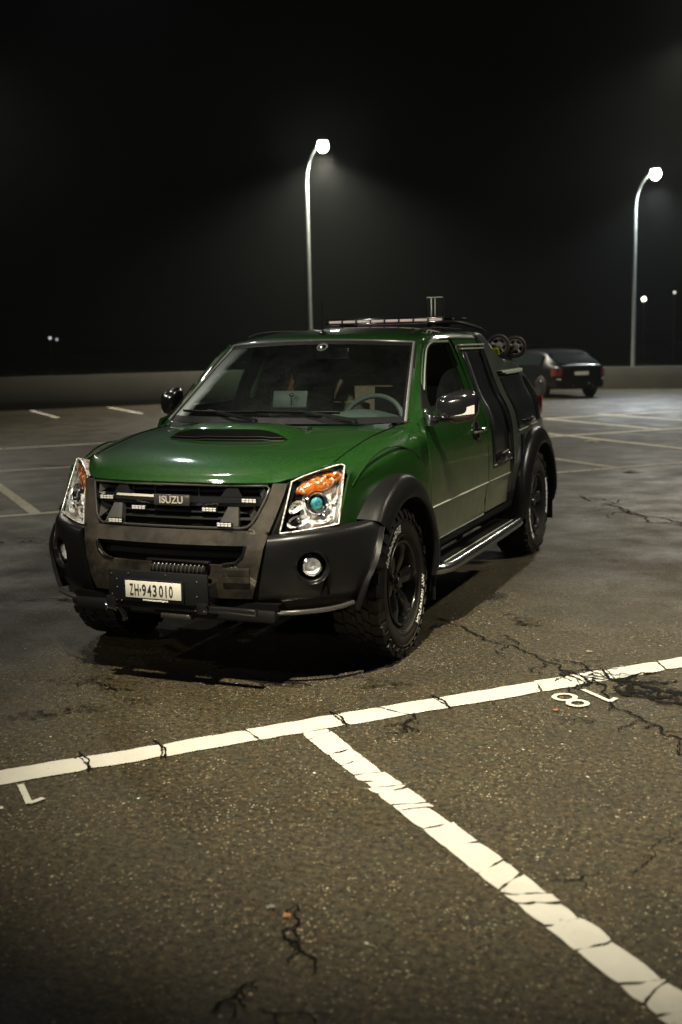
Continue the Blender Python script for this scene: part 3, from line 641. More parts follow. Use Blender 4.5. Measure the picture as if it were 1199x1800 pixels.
# raised crease lines on the hood
# --- hood scoop
cx = -.045
sg = []
for y, hw, h in ((-.135, .36, .060), (-.10, .363, .070), (-.04, .365, .070), (.06, .36, .056), (.16, .34, .030), (.27, .32, -.004)):
    row = []
    for u in np.linspace(-1, 1, 15):
        z0 = hoodz(cx + hw * u, y); edge = (1 - abs(u) ** 5); yy = y + (.05 * u * u if y < .1 else 0)
        row.append((cx + hw * u, yy, hoodz(cx + hw * u, yy) - .003 + (h + .003) * edge))
    sg.append(row)
sc_o = MB().sheet(patch(sg, 3, 2), .010, (0, 0, .3)).build('hood_scoop', M['green'], T)
mo = MB(); us_ = np.linspace(-.96, .96, 13)
mo.sheet(np.array([[(cx + .357 * u, -.146 + .05 * u * u, hoodz(cx + .357 * u, -.14) + .003), (cx + .357 * u, -.138 + .05 * u * u, hoodz(cx + .357 * u, -.13) + .004 + .050 * (1 - abs(u) ** 6))] for u in us_]), .012, (0, 2, 1.1))
mo.build('scoop_opening', M['dark'], sc_o)
MB().tube([(cx + .34 * u, -.150 + .05 * u * u, hoodz(cx + .34 * u, -.14) + .020) for u in us_], .0035, 6).build('scoop_rib', M['black'], sc_o)
MB().tube([(cx + .35 * u, -.150 + .05 * u * u, hoodz(cx + .35 * u, -.14) + .004) for u in us_], .005, 6).build('scoop_lip', M['black'], sc_o)
# washer nozzles
for x in (-.32, .30):
    MB().lathe([(0, .016), (.010, .013), (.014, .001)], 'z', (x, .20, hoodz(x, .2)), 12).build('washer_nozzle', M['gloss'], T)

# --- fenders
def fender(mb):
    ys = [-.43, -.36, -.25, -.1, .05, .2, .35, .50]
    rows = []
    for y in ys:
        z0 = zs(y); xo = Xs(z0 - .11, y); row = []
        for th in (0, 18, 36, 54, 72, 90):
            a = R_(th); row.append((.694 + (xo - .694) * math.sin(a), y + (0.0 if y > -.40 else 0), z0 - .11 * (1 - math.cos(a))))
        zl = .40 + math.sqrt(max(.50 ** 2 - (y + .0) ** 2, 0)); zl = max(zl, .74 if y < 0 else .45)
        if y >= .49: zl = .455
        for t in (.25, .5, .75, 1): z = (z0 - .11) * (1 - t) + zl * t; row.append((Xs(z, y), y, z))
        sh = {-.43: 1., -.36: .62, -.25: .2}.get(y, 0.)
        if sh: row = [(Xs(p[2], p[1] + (np.interp(p[2], [.776, 1.034], [-.558, -.425]) + .43) * sh) if p[2] < 1.0 else p[0], p[1] + (np.interp(p[2], [.776, 1.034], [-.558, -.425]) + .43) * sh, p[2]) for p in row]
        rows.append(row)
    mb.sheet(patch(rows, 4, 3), .012)
    # strip from the front wheel arch back to the door seam, rising to the wing mirror
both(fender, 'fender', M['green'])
def bulge(mb):
    mb.tube([(Xs(.385 + .70 * math.sin(a), -.70 * math.cos(a)) - .002, -.70 * math.cos(a), .385 + .70 * math.sin(a)) for a in np.linspace(R_(52), R_(118), 26)], .0055, 8)
both(bulge, 'fender_crease', M['green'])
def lowfill(mb):
    mb.sheet(patch([[side(y, z) for z in np.linspace(.455, .80, 7)] for y in (.40, .45, .502)], 2, 2), .012)
both(lowfill, 'fender_skirt', M['green'])

# --- front fascia: y as a function of x and z
def Fy(x, z):
    y0 = np.interp(z, [.36, .42, .50, .60, .68, .765, .86, .972], [-.78, -.82, -.84, -.84, -.832, -.80, -.755, -.712]); return y0 + .22 * x * x
def fz(x, z, off=0.): return (x, Fy(x, z) - off, z)
def quadstrip(mb, A, B, t=.03, n=5, off=0., m=9):
    """surface between two (x,z) polylines, mapped on to the front skin"""
    A = resample(A, m * 2 + 1); B = resample(B, m * 2 + 1)
    mb.sheet(np.array([[fz(*(A[i] * (1 - j / n) + B[i] * j / n), off) for j in range(n + 1)] for i in range(len(A))]), t, (0, 1, .7))
fa = MB()
gt, gb = [(-.49, .955), (.49, .955)], [(-.405, .765), (.405, .765)]
for s in (1, -1):
    quadstrip(fa, [(s * .492, .968), (s * .478, .90), (s * .44, .80), (s * .405, .758)], [(s * .560, .968), (s * .545, .90), (s * .52, .80), (s * .505, .745)])
    quadstrip(fa, [(s * .405, .758), (s * .408, .69), (s * .395, .63), (s * .34, .60)], [(s * .505, .745), (s * .49, .68), (s * .475, .60), (s * .455, .52)])
    quadstrip(fa, [(s * .34, .60), (s * .30, .598), (0, .598)], [(s * .455, .52), (s * .43, .44), (0, .44)])
quadstrip(fa, [(-.405, .758), (.405, .758)], [(-.408, .69), (.408, .69)])
fascia = fa.build('front_fascia', M['fascia'], T, merge=.0004)
bk = MB(); bk.sheet(np.array([[(x, Fy(x, z) + .085, z) for z in np.linspace(.40, .965, 8)] for x in np.linspace(-.60, .60, 13)]), .02, (0, 1, .7)); bk.build('radiator_backing', M['dark'], T)
# grille
GR = MB()
fr_pts = [(-.485, .957), (.485, .957), (.47, .90), (.43, .80), (.398, .769), (-.398, .769), (-.43, .80), (-.47, .90)]
P = resample(fr_pts + [fr_pts[0]], 70)
GR.tube([fz(x, z, .004) for x, z in P], .006, 6, False); grille = GR.build('grille', M['dchrome'], T)
sl = MB()
for z in (.925, .83, .80):
    w_ = np.interp(z, [.769, .957], [.40, .48]); sl.sheet(np.array([[(x, Fy(x, z) + .035, z - .006), (x, Fy(x, z) + .028, z), (x, Fy(x, z) + .035, z + .006)] for x in np.linspace(-w_, w_, 20)]), .02, (0, 1, .7))
for x in (-.25, -.12, .12, .25): sl.box((x, Fy(x, .86) + .06, .86), (.008, .02, .17))
sl.build('grille_slat', M['black'], grille)
ba = MB(); xs = [x for x in np.linspace(-.465, .465, 33)]
ba.sheet(np.array([[(x, Fy(x, .88) + o, z) for o, z in ((.03, .852), (.004, .862), (-.004, .880), (.002, .898), (.012, .903), (.04, .905))] for x in xs]), .008, (0, 1, .7)); ba.build('grille_bar', M['gloss'], grille)
hl = MB(); hl.sheet(np.array([[(x, Fy(x, .9) - .006, .897), (x, Fy(x, .9) - .0045, .902), (x, Fy(x, .9) + .006, .907)] for x in np.linspace(-.33, -.10, 14)]), .004, (0, 1, .7)); hl.build('bar_highlight', M['letter'], grille)  # pale strip painted in for the highlight on the left of the bar
for s in (1, -1):
    for q, zz, ow in ((.30, .93, .0), (.295, .80, .02)):
        # angular grille brackets (upper and lower)
        top, bot = (.948, .905) if zz > .9 else (.86, .775)
        w0, w1 = (.025, .055) if zz > .9 else (.028, .055)
        poly = [(s * (q + .0) - w0, top), (s * q + w0, top), (s * q + w1, bot), (s * q - w1, bot)]
        if zz < .9: poly = [(s * .315 - .022, .862), (s * .315 + .030, .862), (s * .315 + .045, .776), (s * .315 - .055, .776)]
        b = MB(); A = [poly[0], poly[3]]; Bq = [poly[1], poly[2]]; quadstrip(b, A, Bq, .03, 4, .002 if zz < .9 else -.002, 4); b.build('grille_bracket', M['dchrome' if zz < .9 else 'gloss'], grille)
    # side fins
    for z0, z1 in ((.945, .90), (.865, .785)):
        b = MB(); xo = .455 if z0 > .9 else .425
        b.add([fz(s * xo, z0, -.002), fz(s * (xo - .05), (z0 + z1) / 2 + .01, -.05), fz(s * (xo - .005), z1, -.002), fz(s * (xo + .012), (z0 + z1) / 2, -.04)], [(0, 1, 2), (0, 2, 3), (0, 3, 1), (1, 3, 2)]); b.build('grille_fin', M['dchrome'], grille, smooth=0)
# emblem plate
MB().box((.005, Fy(0, .88) - .010, .888), (.195, .018, .052)).build('emblem', M['dchrome'], grille, bevel=.004)
V, F = text_mesh('ISUZU', .046, .0018, 1.02, .0009, 1.02)
em = MB(); em.add([(x * 1.0 + .005, Fy(0, .88) - .0205 - z, y * 1.05 + .888) for x, y, z in V], F); em.build('emblem_lettering', M['letter'], grille, smooth=0)
# LED modules in the grille (two upper, two centre, two lower)
for x, z in ((-.375, .888), (-.188, .845), (.198, .847), (.40, .893), (-.293, .784), (.30, .786)):
    w_ = .036; yb = Fy(x, z) - (.016 if abs(x) > .25 else -.012)
    e = MB().box((x, yb, z), (w_ * 2 + .008, .016, .026)).build('led_housing', M['gloss'], grille, bevel=.004)
    ld = MB()
    for k in range(4):
        for j in (-1, 1): ld.box((x - w_ * .78 + k * w_ * .52, yb - .0095, z + j * .0045), (w_ * .44, .005, .0078))
    ld.build('led_array', M['led'], e, bevel=.0015)
# lower intake
it = MB()
for z in (.665, .625): it.sheet(np.array([[(x, Fy(x, z) + .05, z - .004), (x, Fy(x, z) + .043, z + .004)] for x in np.linspace(-.41, .41, 14)]), .03, (0, 1, .7))
it.build('intake_slat', M['black'], T)
it = MB(); P = resample([(.406, .69), (.392, .64), (.36, .612), (.30, .603)], 20)
for s in (1, -1): MB().tube([fz(s * x, z, .001) for x, z in P], .007, 6).build('intake_trim', M['trim'], T)
for z_, dz, mm in ((.567, .022, 'trim'), (.535, .018, 'trim')):
    b = MB(); b.sheet(np.array([[fz(x, z, .012) for z in np.linspace(z_ - dz, z_ + dz, 4)] for x in np.linspace(.30, .43, 6)]), .02, (0, 1, .7)); b.build('fascia_step', M['fascia'], T, bevel=.003)

# --- bumper corners
def bumper(mb):
    plan = [(.515, -.775, 0), (.60, -.742, 0), (.68, -.692, 0), (.755, -.625, 0), (.812, -.548, 0), (.852, -.455, 0), (.880, -.385, 0), (.888, -.360, 0)]
    top = [.733, .742, .750, .757, .765, .772, .780, .788]
    rows = []
    for (x, y, _), zt in zip(plan, top):
        n = np.array([x - .25, y + .1]); n /= np.linalg.norm(n)
        row = []
        for z, o in ((zt + .004, -.034), (zt - .004, -.008), (zt - .022, .010), (zt - .06, .018), (.60, .022), (.50, .012), (.44, -.002), (.40, -.03), (.365, -.075)):
            sx = .505 + (x - .515) if x > .52 else .515 - .06 * np.clip((.745 - z) / .3, 0, 1)
            xx = sx if x < .52 else x - (.05 * np.clip((.745 - z) / .3, 0, 1) * (1 - (x - .515) / .37))
            k = .25 if x > .87 else 1; t_ = np.clip((x - .80) / .088, 0, 1); ye = -math.sqrt(max(.520 ** 2 - (z - .385) ** 2, .0)); xe_ = .918 - .09 * np.clip((.60 - z) / .24, 0, 1)
            row.append(((xx + n[0] * o * k) * (1 - t_) + xe_ * t_, (y + n[1] * o * k) * (1 - t_) + ye * t_, z))
        rows.append(row)
    mb.sheet(patch(rows, 4, 4), .022, (0, .4, .6))
bl = both(bumper, 'bumper', M['trim'])
def fogax(s): return Vector((s * .688, -.676, .590)), Vector((s * .40, -.91, 0)).normalized()
for s, o in zip((1, -1), bl):
    c, n = fogax(s); rot = n.to_track_quat('Z', 'Y').to_matrix()
    cu = MB(); cu.lathe([(-.06, .001), (-.06, .052), (.06, .080), (.06, .001)], 'z', c, 40, rot); co = cu.build('c', M['dark']); 
    bpy.context.view_layer.update(); cut(o, co)
    f = MB(); f.lathe([(.010, .080), (.016, .083), (.008, .078), (-.025, .062), (-.042, .050), (-.045, .001)], 'z', c, 40, rot); fo = f.build('fog_recess', M['gloss'], T)
    cc = c - n * .012; r_ = MB(); r_.lathe([(.0, .040), (.006, .046), (.012, .046), (.014, .040), (.010, .037)], 'z', cc, 36, rot); fl = r_.build('fog_lamp', M['chrome'], T)
    q = MB(); q.lathe([(.008, .040), (-.006, .034), (-.014, .020), (-.012, .012), (.0, .010), (.002, .001)], 'z', cc, 36, rot); q.build('reflector', M['reflect'], fl)
    q = MB(); q.lathe([(.010, .040), (.016, .025), (.019, .001)], 'z', cc, 36, rot); q.build('lens', M['lens'], fl)
# black gap strip between the fascia and the headlight / bumper
def gap(mb):
    a = [(.560, .972), (.548, .90), (.525, .80), (.508, .74), (.49, .66), (.475, .58), (.455, .50), (.44, .43)]
    mb.sheet(np.array([[(x - .01, Fy(x, z) + .022, z), (x + .008, Fy(x, z) + .034, z), (x + .022, Fy(x + .02, z) + .060, z)] for x, z in resample(a, 24)]), .02, (0, 1, .7))
both(gap, 'trim_strip', M['black'])
# lower side bars of the bumper
def bar(mb, k=1):
    mb.tube(cr([(.52, -.765, .375), (.62, -.735, .378), (.73, -.665, .383), (.795, -.60, .390), (.835, -.535, .398)], 5), .012, 10)
b = MB(); bar(b); b.build('bumper_bar', M['dchrome'], T)
b = MB(); b.tube(cr([(-.52, -.765, .375), (-.62, -.735, .378), (-.70, -.690, .381), (-.745, -.655, .384)], 5), .012, 10); b.build('bumper_bar', M['dchrome'], T)
MB().box((0, -.70, .36), (1.1, .20, .06)).build('skid_plate', M['black'], T, bevel=.015)
MB().box((0, -.60, .405), (1.12, .36, .03)).build('front_light_block', M['dark'], T)  # added dark slab, keeps light from leaking into the shadow under the front
MB().box((0, -.46, .55), (1.36, .02, .28)).build('bumper_light_block', M['dark'], T)  # added plate behind the bumper, blocks the same light leak
MB().box((.03, -.775, .335), (.16, .09, .028)).build('tow_hook_plate', M['dchrome'], T, bevel=.006)

# --- winch mount, plate
wm = MB().box((.012, -.93, .500), (.535, .014, .150)).build('winch_mount', M['black'], T, bevel=.004)
w2 = MB(); w2.box((.13, -.905, .408), (.76, .035, .030)); w2.box((-.245, -.915, .42), (.05, .05, .05)); w2.box((.245, -.915, .415), (.05, .05, .05))
w2.box((.245, -.86, .46), (.04, .12, .12)); w2.box((-.235, -.86, .46), (.04, .12, .12)); w2.build('winch_frame', M['gloss'], wm, bevel=.003)
for x, z in ((-.235, .555), (-.205, .53), (-.205, .49), (-.235, .455), (-.21, .43), (-.18, .43), (.225, .54), (.225, .47), (.215, .405), (.26, .405), (-.14, .56), (.06, .562)):
    yy_ = -.9372 if z > .45 else -.9402
    MB().lathe([(0, .0045), (-.003, .004), (-.005, .001)], 'y', (x, yy_, z), 8).build('bolt', M['satin'], wm)
dr = MB(); dr.tube([(x, -.885, .588) for x in np.linspace(-.035, .255, 9)], .030, 18)
dr.build('winch_drum', M['black'], wm)
ro = MB()
for k in range(13):
    x0 = -.025 + k * .0215; ro.tube([(x0 + .018 * t, -.885 - .0325 * math.cos(a), .588 + .0325 * math.sin(a)) for t, a in zip(np.linspace(0, 1, 10), np.linspace(-1.4, 1.8, 10))], .0042 if k % 2 else .0028, 6)
ro.build('winch_rope', M['dchrome'], wm)
MB().box((.11, -.90, .628), (.33, .03, .008)).build('winch_bracket', M['gloss'], wm, bevel=.002)
tb = MB(); tb.tube([(-.31, -.86, .375), (-.25, -.86, .375)], .016, 14); tb.lathe([(-.318, .001), (-.318, .024), (-.308, .024), (-.308, .016)], 'x', (0, -.86, .375), 12); tb.lathe([(-.268, .016), (-.268, .024), (-.258, .024), (-.258, .001)], 'x', (0, -.86, .375), 12)
tb.build('tow_pin', M['satin'], T)
tb = MB(); tb.tube(cr([(-.25, -.86, .375), (-.225, -.87, .35), (-.21, -.87, .325), (-.23, -.86, .315)], 4), .012, 8); tb.build('tow_shackle', M['dchrome'], T)
px_, pz_ = .0, .490
MB().box((px_, -.944, pz_ - .004), (.320, .014, .104)).build('plate_holder', M['black'], wm, bevel=.003)
pl = MB().box((px_, -.953, pz_), (.300, .004, .080)).build('license_plate', M['plate'], T, bevel=.0015)
V, F = text_mesh('ZH·943010', .082, .0006, .60, .0008, 1.0)
# set each glyph group with the plate's own spacing
txt = MB(); xc = -.128
for ch, wd in (('Z', .026), ('H', .029), ('·', .012), ('9', .0285), ('4', .0285), ('3', .0285), (' ', .006), ('0', .0285), ('1', .0245), ('0', .027)):
    if ch == ' ': xc += wd; continue
    V, F = text_mesh(ch, .088, .0006, .60, .0011); 
    if ch != '·':
        h = V[:, 1].max() - V[:, 1].min(); V[:, 1] = (V[:, 1] - (V[:, 1].max() + V[:, 1].min()) / 2) / h * .055
        ww = V[:, 0].max() - V[:, 0].min(); V[:, 0] -= (V[:, 0].max() + V[:, 0].min()) / 2
        if ch != '1': V[:, 0] *= min(1.15, (wd - .0065) / ww)
    else: V[:, 1] -= V[:, 1].mean(); V[:, 0] -= V[:, 0].mean(); V *= 1.1
    txt.add([(x + xc + wd / 2, -.9562 - z, y + pz_ - .001) for x, y, z in V], F); xc += wd
txt.build('plate_lettering', M['ink'], pl, smooth=0)
V, F = text_mesh('www.autohaus-stettlingen.ch', .0135, .0004, .86, .00025)
txt = MB(); txt.add([(x + .01, -.9522 - z, y + pz_ - .0478) for x, y, z in V], F); txt.build('holder_lettering', M['white'], pl, smooth=0)

# --- headlights
def lerp(a, b, t): return np.array(a) * (1 - t) + np.array(b) * t
tl, tr, br, bl_ = (.566, -.612, .972), (.757, -.428, 1.034), (.776, -.560, .776), (.540, -.705, .742)
topc = cr([tl, (.61, -.565, .996), (.68, -.49, 1.022), (.735, -.44, 1.038), tr], 4); botc = cr([bl_, (.60, -.680, .748), (.69, -.620, .760), (.745, -.580, .769), br], 4)
def hlpt(u, v, off=0.):   # u 0 inner..1 outer ; v 0 bottom..1 top
    a = np.array([np.interp(u, np.linspace(0, 1, len(topc)), topc[:, i]) for i in range(3)]); b = np.array([np.interp(u, np.linspace(0, 1, len(botc)), botc[:, i]) for i in range(3)])
    p = b * (1 - v) + a * v; n = np.array([.45 + .35 * u, -.85 + .1 * u, .12]); n /= np.linalg.norm(n)
    return p + n * (.018 * math.sin(math.pi * v) * math.sin(math.pi * min(1, .15 + u * .85)) + off), n
def mirrorif(mb, s):
    if s < 0: mb.v = [(-x, y, z) for x, y, z in mb.v]; mb.f = [f[::-1] for f in mb.f]
    return mb
for s in (1, -1):
    H = empty('headlight', (0, 0, 0), T)
    n = 16
    mb = MB(); mb.grid(np.array([[hlpt(i / n, j / n, .004)[0] for j in range(n + 1)] for i in range(n + 1)])); mirrorif(mb, s).build('lens', M['lens'], H)
    mb = MB(); mb.grid(np.array([[hlpt(i / n, j / n, -.058)[0] for j in range(n + 1)] for i in range(n + 1)])); 
    ring = [(0, j / n) for j in range(n)] + [(i / n, 1) for i in range(n)] + [(1, 1 - j / n) for j in range(n)] + [(1 - i / n, 0) for i in range(n + 1)]
    mb.grid(np.array([[hlpt(u, v, 0)[0], hlpt(u, v, -.058)[0]] for u, v in ring])); mirrorif(mb, s).build('housing', M['facet'], H)
    mb = MB(); mb.tube([hlpt(u, v, .003)[0] for u, v in ring], .0034, 6, False); mirrorif(mb, s).build('bezel', M['facet'], H)
    # outer light guide strip
    mb = MB(); mb.sheet(np.array([[hlpt(.90 + .07 * k, v, -.012 - .01 * (1 - k))[0] for k in (0, .5, 1)] for v in np.linspace(.03, .95, 14)]), .01, (0, .4, .8)); mirrorif(mb, s).build('light_guide', M['satin'], H)
    # amber indicator dome
    mb = MB(); c0, nn = hlpt(.50, .77, -.045); 
    G = []
    for i in range(13):
        a_ = i / 12; row = []
        for j in range(25):
            th = 2 * math.pi * j / 24; u = .50 + .335 * a_ * math.cos(th) * (1 if math.cos(th) > 0 else 1.15); v = .775 + .175 * a_ * math.sin(th)
            row.append(hlpt(np.clip(u, .06, .86), np.clip(v, .59, .95), -.058 + .047 * math.sqrt(max(0, 1 - a_ ** 2.2)))[0])
        G.append(row)
    mb.grid(np.array(G)); mirrorif(mb, s).build('indicator', M['amber'], H)
    mb = MB(); p, nn = hlpt(.76, .80, -.02); rot = Vector(nn).to_track_quat('Z', 'Y').to_matrix(); mb.lathe([(-.03, .026), (0, .024), (.008, .015), (.011, .001)], 'z', p, 20, rot); mirrorif(mb, s).build('bulb', M['amber'], H)
    # projector
    p, nn = hlpt(.47, .43, -.05); rot = Vector(nn).to_track_quat('Z', 'Y').to_matrix()
    mb = MB(); mb.lathe([(-.02, .058), (.028, .056), (.034, .050), (.030, .043), (.018, .040)], 'z', p, 36, rot); pr = mirrorif(mb, s).build('projector_ring', M['chrome'], H)
    mb = MB(); mb.lathe([(.010, .030), (.020, .026), (.028, .016), (.031, .001)], 'z', p, 36, rot); mirrorif(mb, s).build('projector_lens', M['teal' if s > 0 else 'lens'], pr)
    mb = MB(); mb.lathe([(-.005, .041), (-.01, .02), (-.012, .001)], 'z', p, 24, rot); mirrorif(mb, s).build('projector_bowl', M['chrome'], pr)
    # side reflectors: small faceted cups
    for u0, v0, ru, rv, d in ((.20, .45, .12, .12, .04), (.78, .47, .11, .13, .05), (.60, .17, .20, .12, .05), (.27, .17, .16, .11, .03)):
        G = []
        for i in range(7):
            a_ = i / 6; G.append([hlpt(np.clip(u0 + ru * a_ * math.cos(t), .03, .97), np.clip(v0 + rv * a_ * math.sin(t), .03, .97), -.056 + d * .8 * a_ ** 2)[0] for t in np.linspace(0, 2 * math.pi, 13)])
        mb = MB(); mb.grid(np.array(G)); mirrorif(mb, s).build('reflector_cup', M['facet'], H, smooth=18)
    for u0, v0 in ((.62, .17), (.30, .19)):
        p, nn = hlpt(u0, v0, -.05); rot = Vector(nn).to_track_quat('Z', 'Y').to_matrix(); mb = MB(); mb.lathe([(0, .014), (.018, .012), (.026, .001)], 'z', p, 14, rot); mirrorif(mb, s).build('bulb', M['dchrome'], H)
    # vertical ribs
    mb = MB()
    for k in range(6):
        u = .80 + k * .018; mb.tube([hlpt(u, v, -.03)[0] for v in (.08, .2, .30)], .0022, 5)
    mirrorif(mb, s).build('reflector_rib', M['reflect'], H)

# --- wheel arch flares
def flare(yc, zc, a0, a1, R0, name, xoff=0., wide=1.0):
    def fn(mb):
        rows = []
        for a in np.linspace(a0, a1, 15):
            ca, sa = math.cos(R_(a)), math.sin(R_(a)); row = []
            for dr, x in ((.115 * wide, -1), (.105 * wide, .905), (.07 * wide, .930), (.030, .943), (.004, .944), (-.006, .936), (-.004, .90), (.02, .84)):
                r = R0 + dr; y = yc - r * ca; z = zc + r * sa
                xx = (Xs(min(z, 1.1), y if yc < 1 else 1.0) - .006) if x < 0 else x + xoff
                tap = max(0, (-sa + .10)) * .12; row.append((xx - (tap if x > 0 else 0), y, z))
            rows.append(row)
        mb.sheet(patch(rows, 2, 3), .008, (0, yc, 0))
    return both(fn, name, M['trim'])
flare(0, .385, 44, 186, .448, 'wheel_arch_flare')
flare(3.05, .385, -6, 186, .455, 'wheel_arch_flare', .004, 1.05)
def liner(yc):
    A = np.linspace(.12 if yc < 1 else -.3, math.pi + .3, 24)
    for s in (1, -1):
        mb = MB(); mb.grid(np.array([[(s * x, yc - .455 * math.cos(a), .385 + .455 * math.sin(a)) for x in (.52, .90)] for a in A]))
        mb.grid(np.array([[(s * .52, yc - r * math.cos(a), .385 + r * math.sin(a)) for r in (.01, .455)] for a in A]))
        mb.build('wheel_well', M['dark'], T, merge=.0005)
liner(0); liner(3.05)

# --- doors and cab side
WIN = [(.74, 1.232), (.80, 1.30), (.90, 1.40), (1.03, 1.50), (1.10, 1.545), (1.18, 1.575), (1.30, 1.592), (1.60, 1.592), (1.605, 1.45), (1.61, 1.30), (1.612, 1.245)]
def belt(y): return np.interp(y, [.5, .74, 1.0, 1.7], [1.185, 1.225, 1.238, 1.248])
zrow = [0, .10, .2, .30, .42, .47, .475, .49, .515, .52, .545, .55, .62, .7, .78, .86, .93, 1.0]
def door(mb):
    G = []
    for y in np.linspace(.512, 1.695, 26):
        zt = belt(y) - .004; row = []
        for z in [.475, .49, .50, .53, .58, .62, .640, .648, .664, .672, .700, .712, .73, .80, .88, .96, 1.04, 1.11, 1.17, zt]:
            z = min(z, zt); 
            crz = .006 * math.exp(-((z - .575) / .012) ** 2); scal = 0.0
            row.append((Xs(z, y) - crz, y, z))
        G.append(row)
    mb.sheet(np.array(G), .02)
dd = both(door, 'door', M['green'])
for s, d in zip((1, -1), dd):
    for zz, rr in ((.7005, .0042), (.4905, .004)):
        q = MB(); q.tube([side(y, zz, .003) for y in np.linspace(.53, 1.69, 14)], rr, 6); mirrorif(q, s).build('door_edge_highlight', M['edge'], d)  # pale tubes standing in for highlights along the door's edges
    # window frame (green) around the opening
    fr_ = MB(); W_ = np.array(WIN)
    inner = resample(W_, 60); outer = []
    OUT = [(.655, 1.232), (.74, 1.325), (.84, 1.425), (.97, 1.53), (1.06, 1.59), (1.17, 1.622), (1.30, 1.636), (1.655, 1.636), (1.68, 1.45), (1.692, 1.30), (1.695, 1.245)]
    out_ = resample(OUT, 60)
    fr_.sheet(np.array([[side(*(inner[i] * (1 - k) + out_[i] * k), -.006 + .006 * k) for k in (0, .33, .66, 1)] for i in range(60)]), .02)
    mirrorif(fr_, s).build('window_frame', M['green'], d)
    it_ = MB(); it_.sheet(np.array([[side(*(inner[i] * (1 - k) + out_[i] * k), -.030) for k in (-.06, .5, 1.1)] for i in range(60)]), .012); mirrorif(it_, s).build('inner_trim', M['seat'], d)
    it_ = MB(); it_.sheet(np.array([[side(y, z, -.026) for z in (.6, .8, 1.0, 1.15, belt(y) - .02)] for y in np.linspace(.53, 1.69, 10)]), .012); mirrorif(it_, s).build('inner_panel', M['seat'], d)
    sl_ = MB(); sl_.tube([side(y, z, .001) for y, z in resample(W_[:9], 50)], .007, 8); mirrorif(sl_, s).build('window_trim', M['gloss'], d)
    sl_ = MB(); sl_.tube([side(y, z, .004) for y, z in resample([(.79, 1.33), (.92, 1.435), (1.05, 1.527), (1.11, 1.562), (1.19, 1.588), (1.30, 1.604), (1.60, 1.604)], 50)], .005, 8); mirrorif(sl_, s).build('drip_rail', M['edge'], d)
    sl_ = MB(); sl_.sheet(np.array([[side(y, z, .004) for z in (belt(y) - .012, belt(y) + .010)] for y in np.linspace(.72, 1.69, 20)]), .02); mirrorif(sl_, s).build('belt_trim', M['black'], d)
    # half-lowered glass with a curved front edge
    gl = MB(); G = []
    for y in np.linspace(.99 if s > 0 else .76, 1.60, 24):
        zt = (1.43 - .18 * ((1.60 - y) / .61) ** 2.4) if s > 0 else min(1.585, np.interp(y, [w[0] for w in WIN[:8]], [w[1] for w in WIN[:8]]))
        G.append([side(y, belt(y) + (zt - belt(y)) * k, -.018) for k in np.linspace(0, 1, 8)])
    gl.grid(np.array(G)); mirrorif(gl, s).build('window_glass', M['sg'], d)
    if s > 0:
        ge = MB(); ge.tube([g_[-1] for g_ in G], .0022, 6); ge.build('glass_edge', M['satin'], d)
    # mirror foot triangle
    tri = MB(); tri.sheet(np.array([[side(.60 + .18 * k, 1.19 + .03 * k + (.16 * k * (1 - .0) if j else 0), .006) for j in (0, 1)] for k in (0, .25, .5, .75, 1)]), .015); mirrorif(tri, s).build('sail_panel', M['black'], d)
    # handle
    h = MB(); h.tube(cr([side(1.38, 1.052, .010), side(1.40, 1.056, .040), side(1.47, 1.058, .050), side(1.55, 1.056, .040), side(1.575, 1.052, .010)], 5), .013, 10); hn = mirrorif(h, s).build('handle', M['chrome'], d)
    rot = Matrix.Rotation(R_(90), 3, 'Y') ; q = MB(); G = []
    for r, o in ((.062, .0015), (.055, .004), (.042, -.004 + .006), (.001, .003)):
        G.append([(side(1.475 + r * 1.05 * math.cos(t), 1.052 + r * .95 * math.sin(t), o)) for t in np.linspace(0, 2 * math.pi, 25)])
    q.grid(np.array(G)); mirrorif(q, s).build('handle_cup', M['gloss'], d)
    q = MB(); q.tube([side(1.475 + .060 * math.cos(t), 1.052 + .058 * math.sin(t), .003) for t in np.linspace(0, 2 * math.pi, 30)], .0035, 6, False); mirrorif(q, s).build('handle_ring', M['dchrome'], d)
def pillar_a(mb):
    a = resample([(.742, .500, 1.178), (.708, .65, 1.29), (.665, .82, 1.415), (.630, .96, 1.515), (.601, 1.082, 1.603)], 12)
    b_ = resample([side(.652, 1.228), side(.738, 1.328), side(.838, 1.428), side(.968, 1.533), side(1.10, 1.605)], 12)
    G = []
    for p, q in zip(a, b_):
        m_ = (p + q) / 2 + np.array([.000, -.002, .002]); G.append([p, p * .62 + q * .06 + m_ * .32, m_, q * .6 + m_ * .4, q])
    mb.sheet(patch(G, 1, 3), .02, (0, 1.6, 1.3))
both(pillar_a, 'windshield_pillar', M['green'])
def pillar_in(mb):
    a = resample([(.735, .525, 1.165), (.700, .675, 1.275), (.655, .85, 1.40), (.620, .99, 1.50), (.590, 1.11, 1.588)], 12); b_ = resample([(.76, .66, 1.21), (.725, .76, 1.315), (.69, .87, 1.415), (.655, 1.0, 1.52), (.62, 1.12, 1.59)], 12)
    mb.sheet(np.array([[p, (p + q) / 2, q] for p, q in zip(a, b_)]), .01, (0, 1.6, 1.3))
both(pillar_in, 'pillar_lining', M['seat'])
